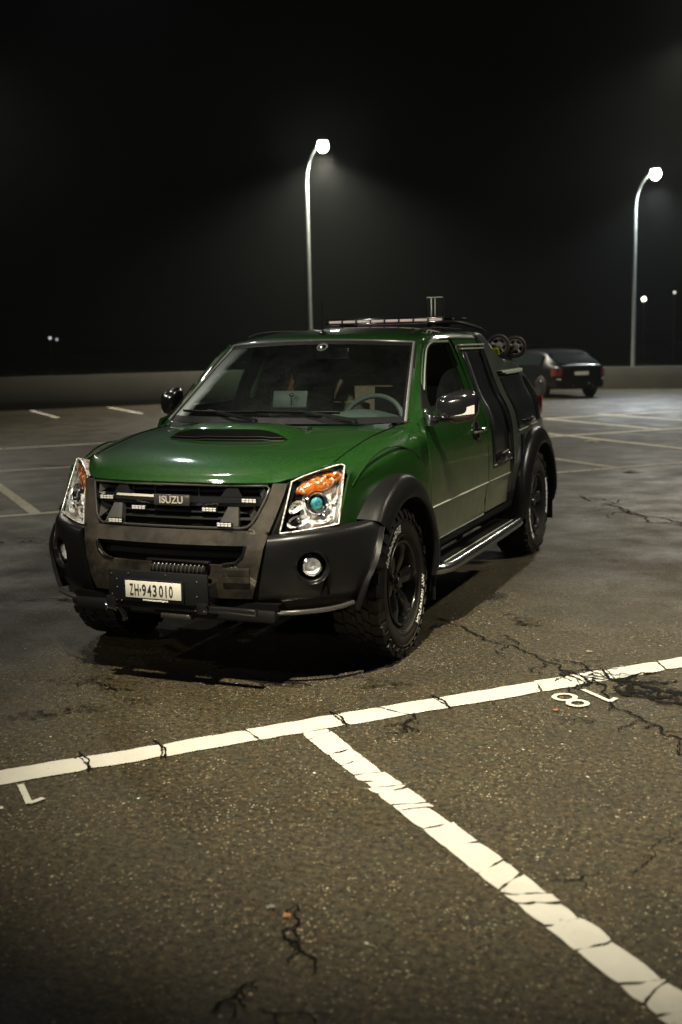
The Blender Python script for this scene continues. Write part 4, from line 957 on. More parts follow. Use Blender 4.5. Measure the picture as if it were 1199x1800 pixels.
def cowlside(mb):
    a = [(.700, .505, 1.157), (.735, .51, 1.172), (.742, .50, 1.180)]
    G = [[(.700, .42, 1.150), (.74, .43, 1.150), (.79, .45, 1.128), (.832, .47, 1.09)], [(.705, .50, 1.160), (.752, .505, 1.166), (.81, .515, 1.15), (.846, .52, 1.105)], [(.742, .52, 1.182), (.765, .56, 1.20), (.800, .62, 1.205), (.835, .62, 1.175)], [(.735, .56, 1.21), (.76, .62, 1.23), (.805, .66, 1.235), (.823, .70, 1.214)]]
    mb.sheet(patch(G, 3, 3), .015, (0, 1.2, .6))
both(cowlside, 'cowl_corner', M['green'])

# --- roof
RT = 1.655
def roof_pt(u, v):
    y = 1.0 + (2.24 - 1.0) * v
    fx = .598 + .004 * v; yf = .99 + .09 * u * u if v == 0 else None
    return None
rows = []
for v in (0, .03, .10, .25, .5, .75, 1.0):
    row = []
    for u in (0, .25, .5, .75, .92, 1.0):
        y0 = 1.0 + .082 * u * u; y = y0 + (2.25 - y0) * v; z0 = 1.628 - .026 * u * u
        zc = np.interp(v, [0, .03, .10, .25, .5, .75, 1.0], [0, .018, .038, .062, .078, .078, .070]); x = u * np.interp(v, [0, .2, 1], [.60, .605, .60])
        row.append((x, y, z0 + zc * (1 - .32 * u ** 4)))
    # rail
    zr = row[-1][2]; 
    row.append((.628, row[-1][1] + (.0), zr - .018)); row.append((.640, row[-1][1], min(zr - .03, 1.640) if v > .02 else 1.612))
    rows.append([(-p[0], p[1], p[2]) for p in row[:0:-1]] + row)
RG = patch(rows, 5, 3)
roof = MB().sheet(RG, .02, (0, 1.6, 1.0)).build('roof', M['green'], T)
for s in (1, -1):
    ch = MB(); ch.tube(cr([(s * .545, 1.16, 1.652), (s * .55, 1.35, 1.678), (s * .55, 1.7, 1.690), (s * .55, 2.2, 1.682)], 5), .006, 6); ch.build('roof_channel', M['black'], roof)
# cab side behind the door
def quarter(mb):
    G = []
    for y in np.linspace(1.708, 2.262, 10):
        G.append([side(y, z) for z in [.50, .53, .58, .62, .640, .648, .664, .672, .700, .712, .73, .80, .9, 1.0, 1.1, 1.17, 1.22, 1.3, 1.4, 1.5, 1.58, 1.62, 1.642]])
    mb.sheet(np.array(G), .02)
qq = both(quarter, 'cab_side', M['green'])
for s, d in zip((1, -1), qq):
    q = MB(); q.tube([side(y, .7005, .003) for y in np.linspace(1.72, 2.25, 6)], .0042, 6); mirrorif(q, s).build('side_edge_highlight', M['edge'], d)  # same painted edge highlight, carried on behind the door
def hatchpanel(y0, y1, z0, z1, tap=lambda y: 1.0, corner=.03):
    def fn(mb):
        G = []
        for y in np.linspace(y0, y1, 12): G.append([(side(y, z, .012)[0] * tap(y), y, z) for z in np.linspace(z0, z1, 16)])
        mb.sheet(np.array(G), .014)
    return fn
def seam(y, z0, z1, off, r, tap=1.0):
    def fn(mb): mb.tube([(side(y, z, off)[0] * tap, y, z) for z in np.linspace(z0, z1, 20)], r, 8)
    return fn
pn = both(hatchpanel(1.80, 2.24, .800, 1.535), 'side_hatch', M['panel'], bevel=.003)
for s, p in zip((1, -1), pn):
    b = MB(); b.tube([(side(2.19, z, .020)[0], 2.19 - .03 * math.sin((z - .8) * 4), z) for z in np.linspace(.86, 1.53, 20)], .020, 10); mirrorif(b, s).build('hatch_rib', M['gloss'], p)
    b = MB(); b.tube([(side(1.83, z, .014)[0], 1.83, z) for z in np.linspace(1.0, 1.53, 20)], .007, 8); mirrorif(b, s).build('hatch_edge', M['satin'], p)
    b = MB(); b.box((side(2.03, 1.575, .020)[0], 2.03, 1.578), (.036, .52, .010)); b.box((side(2.03, 1.55, .014)[0], 2.03, 1.553), (.03, .50, .008)); mirrorif(b, s).build('hatch_hinge', M['edge'], p, bevel=.002)
    b = MB(); b.box((side(2.0, .83, .024)[0], 2.0, .835), (.02, .30, .055)); b.tube([side(1.93, .845, .045), side(2.06, .86, .05)], .012, 10); b.tube([side(2.06, .86, .05), side(2.09, .835, .035), side(2.09, .81, .03)], .008, 8); mirrorif(b, s).build('hatch_latch', M['gloss'], p, bevel=.003)
    b = MB(); b.tube([side(1.80, .797, .014), side(2.25, .802, .014)], .004, 6); b.tube([side(1.93, .866, .034), side(2.07, .876, .036)], .003, 6); mirrorif(b, s).build('latch_trim', M['edge'], p)
for y, r, nm in ((2.272, .013, 'M'), (2.33, .012, 'M')):
    both(seam(y, .56, 1.635, -.002, r), 'seam_rail', M['gloss'])

# --- utility box behind the cab
def tp(y): return 1 - .115 * (max(0, y - 2.3) / 1.45) ** 1.6
st = [(2.30, 1.662), (2.36, 1.664), (2.46, 1.655), (2.53, 1.610), (2.62, 1.535), (2.80, 1.480), (3.05, 1.460), (3.28, 1.435), (3.40, 1.390), (3.52, 1.325), (3.63, 1.235), (3.71, 1.13), (3.74, .98)]
rows = []
for y, zt in st:
    k = tp(y); row = [(0, y, zt + .012)]
    xs_ = Xs(zt - .07, 1) * k; xt = max(.3, xs_ - .055)
    row += [(xt * .5, y, zt + .010), (xt * .85, y, zt + .003), (xt, y, zt), (xs_ - .015, y, zt - .018), (xs_, y, zt - .06)]
    zb = .46 if y < 2.40 else max(.55, .385 + math.sqrt(max(.53 ** 2 - (y - 3.05) ** 2, 0)) if abs(y - 3.05) < .53 else .55)
    zb = min(zb, zt - .12)
    for t in np.linspace(.12, 1, 9): z = (zt - .06) * (1 - t) + zb * t; row.append((Xs(z, 1) * k, y, z))
    rows.append([(-p[0], p[1], p[2]) for p in row[:0:-1]] + row)
G = patch(rows, 3, 2)
bx = MB(); bx.sheet(G, .02, (0, 3.0, .9))
last = G[-1]; n_ = len(last); cpt = np.array([0, 3.745, .75])
bx.grid(np.array([last, [p * .5 + cpt * .5 + np.array([0, .002, 0]) for p in last], [cpt] * n_]))
frt = G[0]; bx.grid(np.array([frt, [(0, 2.30, 1.1)] * n_]))
box_o = bx.build('utility_box', M['box'], T, merge=.0005)
pn = both(hatchpanel(2.52, 3.24, .985, 1.345, tp), 'box_hatch', M['panel'], bevel=.003)
def bs(y, z, off): return ((Xs(z, 1) + off) * tp(y), y, z)
for s, p in zip((1, -1), pn):
    b = MB(); b.sheet(np.array([[bs(y, 1.388, -.005), bs(y, 1.388, .040), bs(y, 1.376, .042), bs(y, 1.366, .012)] for y in np.linspace(2.50, 3.27, 8)]), .004, (0, 3, .9)); mirrorif(b, s).build('hatch_hinge', M['edge'], p)
    b = MB(); b.tube([bs(y, 1.366, .03) for y in np.linspace(2.62, 3.27, 6)], .005, 6); mirrorif(b, s).build('hinge_pin', M['edge'], p)
    b = MB(); b.tube([bs(3.225, z, .014) for z in np.linspace(1.0, 1.345, 10)], .006, 8); mirrorif(b, s).build('hatch_edge', M['satin'], p)
    b = MB(); b.tube([bs(2.50, .968, .014), bs(3.28, .975, .014)], .005, 6); mirrorif(b, s).build('hatch_trim', M['edge'], p)
    b = MB(); b.box(bs(2.86, 1.01, .022), (.02, .34, .045)); b.tube([bs(2.78, 1.02, .045), bs(2.92, 1.035, .05)], .012, 10); b.tube([bs(2.94, 1.03, .045), bs(3.0, 1.015, .03)], .010, 8); mirrorif(b, s).build('hatch_latch', M['gloss'], p, bevel=.003)
    b = MB(); b.sheet(np.array([[bs(y, z, .010) for z in (.70, .76, .85, .93)] for y in (2.62, 2.66, 2.70)]), .008); mirrorif(b, s).build('filler_flap', M['black'], p)
# sloped rear quarter glass-like bulge
def rearq(mb):
    mb.sheet(patch([[bs(3.34, z, .012) for z in (.99, 1.12, 1.24, 1.33)], [bs(3.44, z, .018) for z in (.99, 1.12, 1.22, 1.30)], [bs(3.56, z, .014) for z in (.99, 1.08, 1.17, 1.235)], [bs(3.66, z, .006) for z in (.99, 1.05, 1.10, 1.15)]], 3, 3), .012, (0, 3, .9))
both(rearq, 'quarter_window', M['gloss'])
def tail(mb):
    for y0, y1 in ((3.70, 3.79),):
        mb.sheet(patch([[(.64, 3.80, z), (.70, 3.80, z), (.756, 3.79, z), (.778, 3.75, z), (.782, 3.69, z)] for z in (.80, .87, .95, 1.03, 1.09, 1.15)], 3, 3), .03, (0, 3, .9))
both(tail, 'tail_lamp', M['red'])
MB().box((0, 3.79, .52), (1.5, .10, .16)).build('rear_bumper', M['black'], T, bevel=.02)
# column between cab and rear arch + floor + sills
fl = MB(); fl.box((0, 1.55, .50), (1.50, 4.4, .10)); fl.box((0, -.35, .62), (1.0, .5, .35)); fl.box((0, 1.5, .40), (.9, 3.6, .12)); fl.tube([(-.75, 0, .385), (.75, 0, .385)], .05, 12); fl.tube([(-.75, 3.05, .385), (.75, 3.05, .385)], .05, 12)
fl.build('chassis', M['dark'], T)
def sill(mb):
    mb.sheet(np.array([[(.845, y, .475), (.84, y, .44), (.80, y, .40), (.70, y, .39)] for y in np.linspace(.44, 2.50, 10)]), .02, (0, 1.4, .6))
    mb.sheet(np.array([[side(y, z, -.004) for z in (.46, .5, .56, .6)] for y in np.linspace(2.25, 2.50, 4)]), .02)
both(sill, 'sill', M['black'])

# --- side steps
for s in (1, -1):
    b = MB(); b.tube(cr([(.80, .50, .350), (.885, .535, .350), (.94, .66, .349), (.945, 1.0, .349), (.945, 1.6, .349), (.94, 2.16, .349), (.935, 2.29, .349)], 5), .032, 16); sp = mirrorif(b, s).build('side_step', M['satin'], T)
    b = MB(); b.box((.855, 1.42, .372), (.13, 1.60, .012)); b.build('step_tread', M['black'], sp) if s > 0 else mirrorif(b, s).build('step_tread', M['black'], sp)
    b = MB()
    for k in range(46):
        y = .66 + k * .0335; b.box((.855, y, .3805), (.105, .012, .006), Matrix.Rotation(R_(18), 3, 'Z'))
    mirrorif(b, s).build('tread_rib', M['trim'], sp, bevel=.0015)
    b = MB(); b.tube([(.915, y, .377) for y in np.linspace(.64, 2.2, 5)], .004, 6); mirrorif(b, s).build('tread_edge', M['edge'], sp)
    for y in (.75, 1.45, 2.1):
        b = MB(); b.box((.85, y, .345), (.2, .05, .02)); b.box((.76, y, .40), (.03, .05, .12)); mirrorif(b, s).build('step_bracket', M['black'], sp, bevel=.003)
# mud flaps and rear cladding strips
for s in (1, -1):
    for y in (.49, 3.53): MB().box((s * .79, y, .34), (.24, .012, .30)).build('mud_flap', M['black'], T, bevel=.004)
    b = MB(); r = random.Random(5)
    for k in range(9):
        z0 = .60 + r.uniform(-.06, .05); b.tube([(s * .90, 3.50, z0), (s * .90 + r.uniform(-.02, .02), 3.54, z0 + r.uniform(-.03, .03)), (s * .90, 3.57 + r.random() * .03, z0 + r.uniform(-.05, .05))], .004, 4)
    b.build('flap_fringe', M['black'], T)

# --- windshield, seal, cowl, wipers
rows = []
for v, yc, zc, xe, ye, ze in ((0, .305, 1.168, .744, .490, 1.170), (.33, .52, 1.325, .694, .685, 1.315), (.66, .745, 1.478, .645, .885, 1.462), (1, .990, 1.622, .598, 1.078, 1.600)):
    row = [(xe * u, yc + (ye - yc) * u * u * (.35 + .65 * u * u), zc + (ze - zc) * u * u) for u in (0, .2, .4, .6, .8, .92, 1.0)]
    rows.append([(-p[0], p[1], p[2]) for p in row[:0:-1]] + row)
WG = patch(rows, 6, 3)
def shifted(G, off):
    G = np.asarray(G); N = np.cross(np.gradient(G, axis=0), np.gradient(G, axis=1)); N /= np.linalg.norm(N, axis=2, keepdims=True)
    if N[..., 1].mean() > 0: N = -N
    return G + N * off
ws = MB().grid(WG).build('windshield', M['ws'], T)
S = shifted(WG, .003); a_, b_ = S.shape[:2]; fm = MB()
def inset(i, j): return None
ring_o = [(0, j) for j in range(b_)] + [(i, b_ - 1) for i in range(1, a_)] + [(a_ - 1, j) for j in range(b_ - 2, -1, -1)] + [(i, 0) for i in range(a_ - 2, -1, -1)]
cen = S[a_ // 2, b_ // 2]
outer = np.array([S[i, j] for i, j in ring_o])
def ws_at(fi, fj):
    i = np.clip(fi * (a_ - 1), 0, a_ - 1.001); j = np.clip(fj * (b_ - 1), 0, b_ - 1.001); i0, j0 = int(i), int(j); p, q = i - i0, j - j0
    return S[i0, j0] * (1 - p) * (1 - q) + S[i0 + 1, j0] * p * (1 - q) + S[i0, j0 + 1] * (1 - p) * q + S[i0 + 1, j0 + 1] * p * q
inner = [ws_at(.07 + .875 * i / (a_ - 1), .028 + .944 * j / (b_ - 1)) for i, j in ring_o]
fm.grid(np.array([outer, inner])); fm.build('windshield_frit', M['black'], ws)
fm = MB(); fm.tube([S[i, 0] for i in range(a_)], .009, 8); fm.tube([S[i, b_ - 1] for i in range(a_)], .009, 8); fm.tube([S[-1, j] for j in range(b_)], .008, 8); fm.build('windshield_seal', M['seal'], ws)
cw = MB(); cw.sheet(patch([[(x, .24 + .24 * (x / .72) ** 2 + dy, 1.150 + dz - .006 * (x / .72) ** 2) for x in np.linspace(-.735, .735, 9)] for dy, dz in ((0, 0), (.05, .006), (.09, .02))], 3, 3), .02, (0, 1, .5)); cw.build('cowl', M['black'], T)
def wiper(piv, tip, b0, b1):
    def onws(x, z, off):
        d = (WG[..., 0] - x) ** 2 + (WG[..., 2] - z) ** 2; i = np.argmin(d); p = WG.reshape(-1, 3)[i]; return (x, p[1] - off, z)
    P0, P1 = onws(*piv, .045), onws(*tip, .032)
    mid = onws((piv[0] + tip[0]) / 2, (piv[1] + tip[1]) / 2 + .004, .045)
    w0 = MB(); w0.tube([P0, mid, P1], [.013, .009, .006], 8); w0.lathe([(-.012, .001), (-.012, .018), (.008, .020), (.012, .012), (.014, .001)], 'z', P0, 14); wo = w0.build('wiper', M['gloss'], T)
    bl = MB(); pts = [onws(b0[0] + (b1[0] - b0[0]) * t, b0[1] + (b1[1] - b0[1]) * t, .012) for t in np.linspace(0, 1, 9)]; bl.tube(pts, .0055, 6); bl.tube([(p[0], p[1] - .008, p[2] + .007) for p in pts], .004, 6); bl.build('wiper_blade', M['trim'], wo)
wiper((-.08, 1.188), (-.44, 1.238), (-.64, 1.228), (-.10, 1.226))
wiper((.50, 1.188), (.10, 1.248), (-.20, 1.232), (.40, 1.226))

# --- mirrors
def mirror_shell(cx, cy, cz, wx, wy, wz, rot):
    G = []; 
    for th in np.linspace(0, math.pi, 17):
        row = []
        for ph in np.linspace(0, 2 * math.pi, 33):
            sgn = lambda v, p: math.copysign(abs(v) ** p, v)
            x = sgn(math.sin(th), .55) * sgn(math.cos(ph), .55); z = sgn(math.sin(th), .55) * sgn(math.sin(ph), .6); y = -sgn(math.cos(th), .8)
            z *= 1 - .16 * (x < 0) * abs(x); y_ = y if y < 0 else y * .35
            v = rot @ Vector((x * wx, y_ * wy, z * wz + .012 * x)); row.append((cx + v.x, cy + v.y, cz + v.z))
        G.append(row)
    return MB().grid(np.array(G))
m1 = mirror_shell(1.018, .56, 1.252, .118, .075, .088, Matrix.Rotation(R_(8), 3, 'Z')).build('wing_mirror', M['gloss'], T, merge=.0003)
b = MB(); b.sheet(patch([[(.955 + .06 * k * 2.9, .484 + .002 * k + .02 * k * k, z0 + dz * k) for z0, dz in ((1.200, .018), (1.207, .035), (1.214, .052))] for k in (0, .33, .66, 1)], 3, 2), .006, (1.0, .8, 1.25)); b.build('mirror_indicator', M['led'], m1)
b = MB(); b.tube(cr([(.835, .60, 1.195), (.87, .575, 1.180), (.93, .56, 1.195), (.99, .56, 1.215)], 4), [.030] * 5 + [.026] * 4 + [.022] * 4, 12); b.build('mirror_arm', M['gloss'], m1)
b = MB(); b.lathe([(-.03, .024), (0, .028), (.03, .024)], 'z', (.865, .56, 1.178), 14); b.build('mirror_hinge', M['satin'], m1)
m2 = mirror_shell(-.93, .86, 1.265, .062, .115, .082, Matrix.Rotation(R_(8), 3, 'Z')).build('wing_mirror', M['gloss'], T, merge=.0003); m2['label'] = 'folded black wing mirror with clear indicator'
b = MB(); b.sheet(patch([[(-.985 - .004 * k, .80 + .10 * k, z) for z in (1.20, 1.23, 1.26 + .02 * k)] for k in (0, .5, 1)], 3, 2), .006, (0, .8, 1.25)); b.build('mirror_indicator', M['led'], m2)
MB().tube([(-.83, .66, 1.19), (-.87, .72, 1.195), (-.92, .78, 1.215)], .026, 10).build('mirror_arm', M['gloss'], m2)

# --- roof light bar, antenna, uprights
lb = MB(); lb.box((.0, 2.42, 1.768), (.98, .30, .012)); lb.box((0, 2.42, 1.738), (.98, .30, .012)); lb.box((0, 2.45, 1.753), (.94, .24, .03)); lbo = lb.build('light_bar', M['gloss'], T, bevel=.004)
b = MB()
for k in range(8): b.box((-.405 + k * .108, 2.272, 1.753), (.094, .012, .017))
b.build('light_segment', M['pinkled'], lbo, bevel=.003)
b = MB(); 
for k in range(9): b.box((-.459 + k * .108, 2.268, 1.753), (.010, .014, .024))
b.box((-.47, 2.34, 1.753), (.02, .13, .024)); b.box((.475, 2.34, 1.753), (.02, .13, .024)); b.build('light_divider', M['trim'], lbo, bevel=.002)
b = MB()
for x in (-.36, .36): MB().box((x, 2.40, 1.712), (.05, .2, .045)).build('light_bar_foot', M['black'], lbo, bevel=.003)
b.tube(cr([(.30, 2.3, 1.725), (.42, 2.25, 1.735), (.52, 2.3, 1.728), (.60, 2.45, 1.69), (.62, 2.6, 1.66)], 5), .012, 8); b.build('light_bar_cable', M['black'], lbo)
an = MB(); an.lathe([(0, .030), (.012, .026), (.022, .012), (.03, .009), (.034, .001)], 'z', (.0, 1.10, 1.655), 16); ao = an.build('antenna', M['gloss'], T)
MB().tube([(0, 1.10, 1.68), (-.008, 1.115, 1.74), (-.012, 1.13, 1.86)], [.005, .0032, .002], 8).build('antenna_whip', M['black'], ao)
b = MB(); b.box((.215, 2.60, 1.805), (.008, .010, .22)); b.box((.243, 2.60, 1.805), (.006, .010, .21)); b.box((.239, 2.60, 1.918), (.115, .03, .006)); up = b.build('roof_upright', M['edge'], T, bevel=.001)
b = MB(); b.box((.195, 2.62, 1.805), (.03, .05, .21)); b.box((.275, 2.62, 1.805), (.055, .05, .21)); b.build('upright_panel', M['black'], up, bevel=.004)

# --- wheels
def tyre_mb():
    R, hw = .372, .122
    prof = [(-.085, .215), (-.105, .225), (-.128, .262), (-.131, .300), (-.124, .335), (-.114, .356), (-.104, .366), (-.08, .371), (0, .373), (.08, .371), (.104, .366), (.114, .356), (.124, .335), (.131, .300), (.128, .262), (.105, .225), (.085, .215)]
    mb = MB().lathe(prof, 'x', (0, 0, 0), 96)
    n = 34; r = random.Random(2)
    def blk(x0, x1, a0, a1, r0, r1, sk=0.):
        V = []
        for rr in (r0, r1):
            for (x, a) in ((x0, a0), (x1, a0 + sk), (x1, a1 + sk), (x0, a1)): V.append((x, -rr * math.sin(a), rr * math.cos(a)))
        mb.add(V, [(3, 2, 1, 0), (4, 5, 6, 7), (0, 1, 5, 4), (1, 2, 6, 5), (2, 3, 7, 6), (3, 0, 4, 7)])
    for i in range(n):
        a = 2 * math.pi * i / n; w_ = 2 * math.pi / n
        for s in (1, -1):
            ex = .118 if i % 2 else .126
            blk(s * .072, s * ex, a + .05 * w_, a + .78 * w_, .360, .3825, .02 * s)
            # shoulder lug wrapping the sidewall
            V = []; a0, a1 = a + .05 * w_, a + (.70 if i % 2 else .55) * w_
            for (x, rr) in ((s * .116, .3815), (s * .129, .352), (s * .1355, .338), (s * .12, .338), (s * .11, .352)):
                for aa in (a0, a1): V.append((x, -rr * math.sin(aa), rr * math.cos(aa)))
            mb.add(V, [(0, 1, 3, 2), (2, 3, 5, 4), (4, 5, 7, 6), (6, 7, 9, 8), (8, 9, 1, 0), (0, 2, 4, 6, 8), (1, 9, 7, 5, 3)])
            b0 = a + (.5 if s > 0 else 0) * w_
            blk(s * .030, s * .066, b0 + .1 * w_, b0 + .72 * w_, .362, .3825, .05 * s); blk(s * .004, s * .028, b0 + .35 * w_, b0 + 1.0 * w_, .362, .3825, .05 * s)
    # rim protector and fine sidewall rings
    for rr in (.247, .322): mb.lathe([(.1295, rr - .003), (.1325, rr), (.1295, rr + .003)], 'x', (0, 0, 0), 96)
    return mb
def rim_mb():
    mb = MB(); mb.lathe([(.118, .2205), (.122, .216), (.118, .208), (.085, .200), (.03, .192), (-.08, .190), (-.08, .001)], 'x', (0, 0, 0), 72)
    for k in range(6):
        a = 2 * math.pi * k / 6 + .26; G = []
        for r_, x, hw_ in ((.045, .070, .030), (.09, .088, .034), (.14, .100, .036), (.178, .098, .045), (.205, .100, .060)):
            row = []
            for u, dx in ((-1, -.025), (-.75, 0), (0, .006), (.75, 0), (1, -.025)):
                ang = a + u * hw_ / r_; row.append((x + dx, -r_ * math.sin(ang), r_ * math.cos(ang)))
            G.append(row)
        mb.sheet(patch(G, 3, 2), .02, (-1, 0, 0))
    mb.lathe([(.03, .001 + .052), (.075, .052), (.082, .046), (.084, .034), (.098, .032), (.104, .026), (.105, .001)], 'x', (0, 0, 0), 36)
    for k in range(6):
        a = 2 * math.pi * k / 6 + .78; mb.lathe([(.072, .012), (.092, .010), (.094, .001)], 'x', (0, -.062 * math.sin(a), .062 * math.cos(a)), 10)
    return mb
def letters_mb(which):
    mb = MB()
    def arc(txt, r, ac, size, inward=False):
        V, F = text_mesh(txt, size, .0008, 1.05, .0012, 1.08)
        out = []
        for x, y, z in V:
            a = ac - x / r if not inward else ac + x / r; rr = r + (y if not inward else -y); xx = .1318 - 90e-3 * 0 + z + (-.0 if 1 else 0)
            xx = np.interp(rr, [.262, .300, .335], [.1300, .1328, .1262]) + .0012 + z; out.append((xx, rr * math.sin(-a) * -1, rr * math.cos(a)))
        mb.add(out, F)
    # seen from +x, +y runs to the right: angle measured clockwise from the top
    if which: arc('BFGoodrich', .288, R_(-135), .052)
    else: arc('All-Terrain T/A', .288, R_(20), .040)
    return mb
wm0 = empty('wheel', (.772, 0, .381), T)
ty0 = tyre_mb().build('tyre', M['rubber'], wm0, smooth=40); rim0 = rim_mb().build('rim', M['rim'], wm0, smooth=40, merge=.0002)
for q_ in (0, 1): letters_mb(q_).build('tyre_lettering', M['white'], wm0, smooth=0)
bd = MB(); bd.lathe([(.0, .001), (.0, .15), (.012, .15), (.012, .001)], 'x', (0, 0, 0), 36); bd0 = bd.build('brake_disc', M['dchrome'], wm0)
def copy_tree(o, parent=None):
    c = o.copy(); C.objects.link(c); c.parent = parent
    for ch in [x for x in bpy.data.objects if x.parent == o]:
        if ch.name != c.name: copy_tree(ch, c)
    return c
for (x, y, rz, rx) in ((.772, 3.05, 0, 140), (-.772, 0, 180, 40), (-.772, 3.05, 180, 200)):
    c = copy_tree(wm0, T); c.location = (x, y, .381); c.rotation_mode = 'ZYX'; c.rotation_euler = (R_(rx), 0, R_(rz))
wm0.rotation_euler = (R_(-100), 0, R_(-2)); wm0.rotation_mode = 'ZYX'

# --- interior
MB().sheet(patch([[(x, y, z) for x in np.linspace(-.68, .68, 7)] for y, z in ((.40, 1.165), (.55, 1.175), (.75, 1.165), (.90, 1.11), (.96, .95))], 4, 2), .02, (0, .8, .6)).build('dashboard', M['dash'], T)
MB().sheet(patch([[(.38 + .27 * u, y, 1.155 + h * (1 - u * u)) for u in np.linspace(-1, 1, 7)] for y, h in ((.50, .02), (.62, .060), (.80, .068), (.90, .03))], 4, 2), .02, (.38, .7, .8)).build('instrument_hood', M['dash'], T)
sw = MB(); cs = Vector((.365, .96, 1.115)); tilt = Matrix.Rotation(R_(-28), 3, 'X')
sw.tube([tuple(cs + tilt @ Vector((.195 * math.cos(t), 0, .195 * math.sin(t)))) for t in np.linspace(0, 2 * math.pi, 49)], .0155, 10, False)
for a in (200, 340, 270): sw.tube([tuple(cs), tuple(cs + tilt @ Vector((.18 * math.cos(R_(a)), 0, .18 * math.sin(R_(a)))))], .016, 8)
sw.lathe([(-.03, .05), (0, .06), (.02, .05)], 'y', tuple(cs), 20); sw.build('steering_wheel', M['dash'], T)
for x in (-.38, .38):
    b = MB(); prof = [(.17, 0), (.21, .03), (.22, .3), (.20, .5), (.12, .56)]
    b.sheet(patch([[(x + .23 * u, 1.55 + .10 * (zz - .9) - .03 * (1 - u * u), zz) for u in (-1, -.8, 0, .8, 1)] for zz in (.75, .9, 1.1, 1.26, 1.32)], 3, 3), .12, (x, 2.2, 1.1)); so = b.build('seat', M['seat'], T)
    b = MB(); b.sheet(patch([[(x + .12 * u, 1.60 - .03 * (1 - u * u), zz) for u in (-1, -.85, 0, .85, 1)] for zz in (1.34, 1.38, 1.48, 1.54)], 3, 3), .08, (x, 2.2, 1.4)); b.build('headrest', M['seat'], so)
pt = MB(); y_ = 2.2
for a, b_, c_, d_ in ((-.60, .60, 1.49, 1.64), (-.42, .10, 1.10, 1.49), (.30, .60, 1.10, 1.49), (-.60, .60, .80, 1.10), (-.60, -.55, 1.1, 1.49)): pt.box(((a + b_) / 2, y_, (c_ + d_) / 2), (b_ - a - .001, .02, d_ - c_ - .001))
pt.build('partition', M['tan'], T)
MB().box((0, 2.235, 1.2), (1.24, .012, .8)).build('rear_bulkhead', M['dark'], T)
b = MB(); b.box((-.045, .70, 1.285), (.22, .012, .10), Matrix.Rotation(R_(-15), 3, 'X')); b.build('dash_tablet', M['paper'], T, bevel=.003)
b = MB(); b.lathe([(0, .014), (.012, .012), (.014, .001)], 'y', (-.02, .67, 1.31), 14, Matrix.Rotation(R_(180), 3, 'Z')); b.tube([(-.02, .66, 1.31), (-.02, .66, 1.25)], .004, 6); b.build('phone_mount', M['chrome'], T)
b = MB(); b.add([(-.395, 1.4, 1.30), (-.345, 1.4, 1.30), (-.350, 1.4, 1.345), (-.342, 1.4, 1.365), (-.362, 1.41, 1.415), (-.378, 1.41, 1.355)], [(0, 1, 2, 3, 4, 5)]); b.v = b.v + [(x, y + .015, z) for x, y, z in b.v]; b.f += [(11, 10, 9, 8, 7, 6)] + [(i, (i + 1) % 6, 6 + (i + 1) % 6, 6 + i) for i in range(6)]; b.build('orange_strap', M['orange'], T, smooth=0)
st_ = MB(); st_.tube([(-.56, .95, 1.12), (-.57, 1.15, 1.35), (-.56, 1.35, 1.56)], .045, 10); st_.build('seat_belt_pillar', M['seat'], T)
# windshield sticker, rear view mirror
b = MB(); p = np.array([.07, .93, 1.583]); rot = Matrix.Rotation(R_(-55), 3, 'X'); rot2 = Vector((0, -.6, .75)).normalized().to_track_quat('Z', 'Y').to_matrix()
b.lathe([(0, .036), (.003, .036), (.004, .026), (.003, .022), (.003, .001)], 'z', tuple(p), 28, rot2); b.build('windshield_sticker', M['paper'], T)
b = MB(); b.lathe([(.003, .022), (.006, .014), (.006, .001)], 'z', tuple(p), 28, rot2); b.build('sticker_center', M['chrome'], T)
b = MB(); b.box((.10, 1.02, 1.545), (.23, .03, .065), Matrix.Rotation(R_(-8), 3, 'Z')); b.tube([(.06, 1.0, 1.56), (.04, .99, 1.60)], .008, 8); b.build('rear_view_mirror', M['gloss'], T, bevel=.01)

# ================================================================= trolley on the box
tr_ = empty('trolley', (.60, 3.05, 1.49)); tag(tr_, 'small black wheeled trolley strapped on the sloped box behind the cab', 'trolley')
def twheel(x, y, z, nm='wheel'):
    mb = MB(); rot = Matrix.Rotation(R_(17), 3, 'Z'); mb.lathe([(-.035, .060), (-.038, .074), (-.028, .083), (.0, .085), (.05, .083), (.058, .074), (.055, .056)], 'y', (x, y, z), 36, rot)
    mb.lathe([(-.030, .056), (-.012, .054), (-.012, .001)], 'y', (x, y, z), 36, rot)
    o = mb.build(nm, M['rubber'], tr_, smooth=40)
    mb = MB(); mb.lathe([(-.047, .001), (-.046, .024), (-.036, .028), (-.012, .028)], 'y', (x, y, z), 20, rot)
    for k in range(5):
        a = 2 * math.pi * k / 5 + .3; d = rot @ Vector((math.cos(a), 0, math.sin(a))); f = rot @ Vector((0, -.022, 0))
        mb.tube([(x + f.x + d.x * .020, y + f.y + d.y * .02, z + d.z * .020), (x + f.x + d.x * .054, y + f.y + d.y * .054, z + d.z * .054)], [.010, .013], 8)
    mb.tube([tuple(Vector((x, y, z)) + rot @ Vector((.056 * math.cos(t), -.032, .056 * math.sin(t)))) for t in np.linspace(0, 2 * math.pi, 30)], .003, 6, False)
    mb.build('hub', M['hubgrey'], o, smooth=40)
twheel(.035, -.15, .072); twheel(.050, .30, .058)
b = MB(); b.tube([(.035, -.15, .072), (.05, .30, .058)], .010, 10); b.tube([(-.30, -.20, .075), (.0, -.12, .03), (.0, .28, .01), (-.30, .3, .03)], .012, 8); b.tube([(-.28, -.2, .02), (-.28, .3, .0)], .012, 8); b.tube([(-.15, -.2, .09), (-.12, .0, .10), (-.10, .2, .09)], .012, 8); b.build('frame', M['black'], tr_)
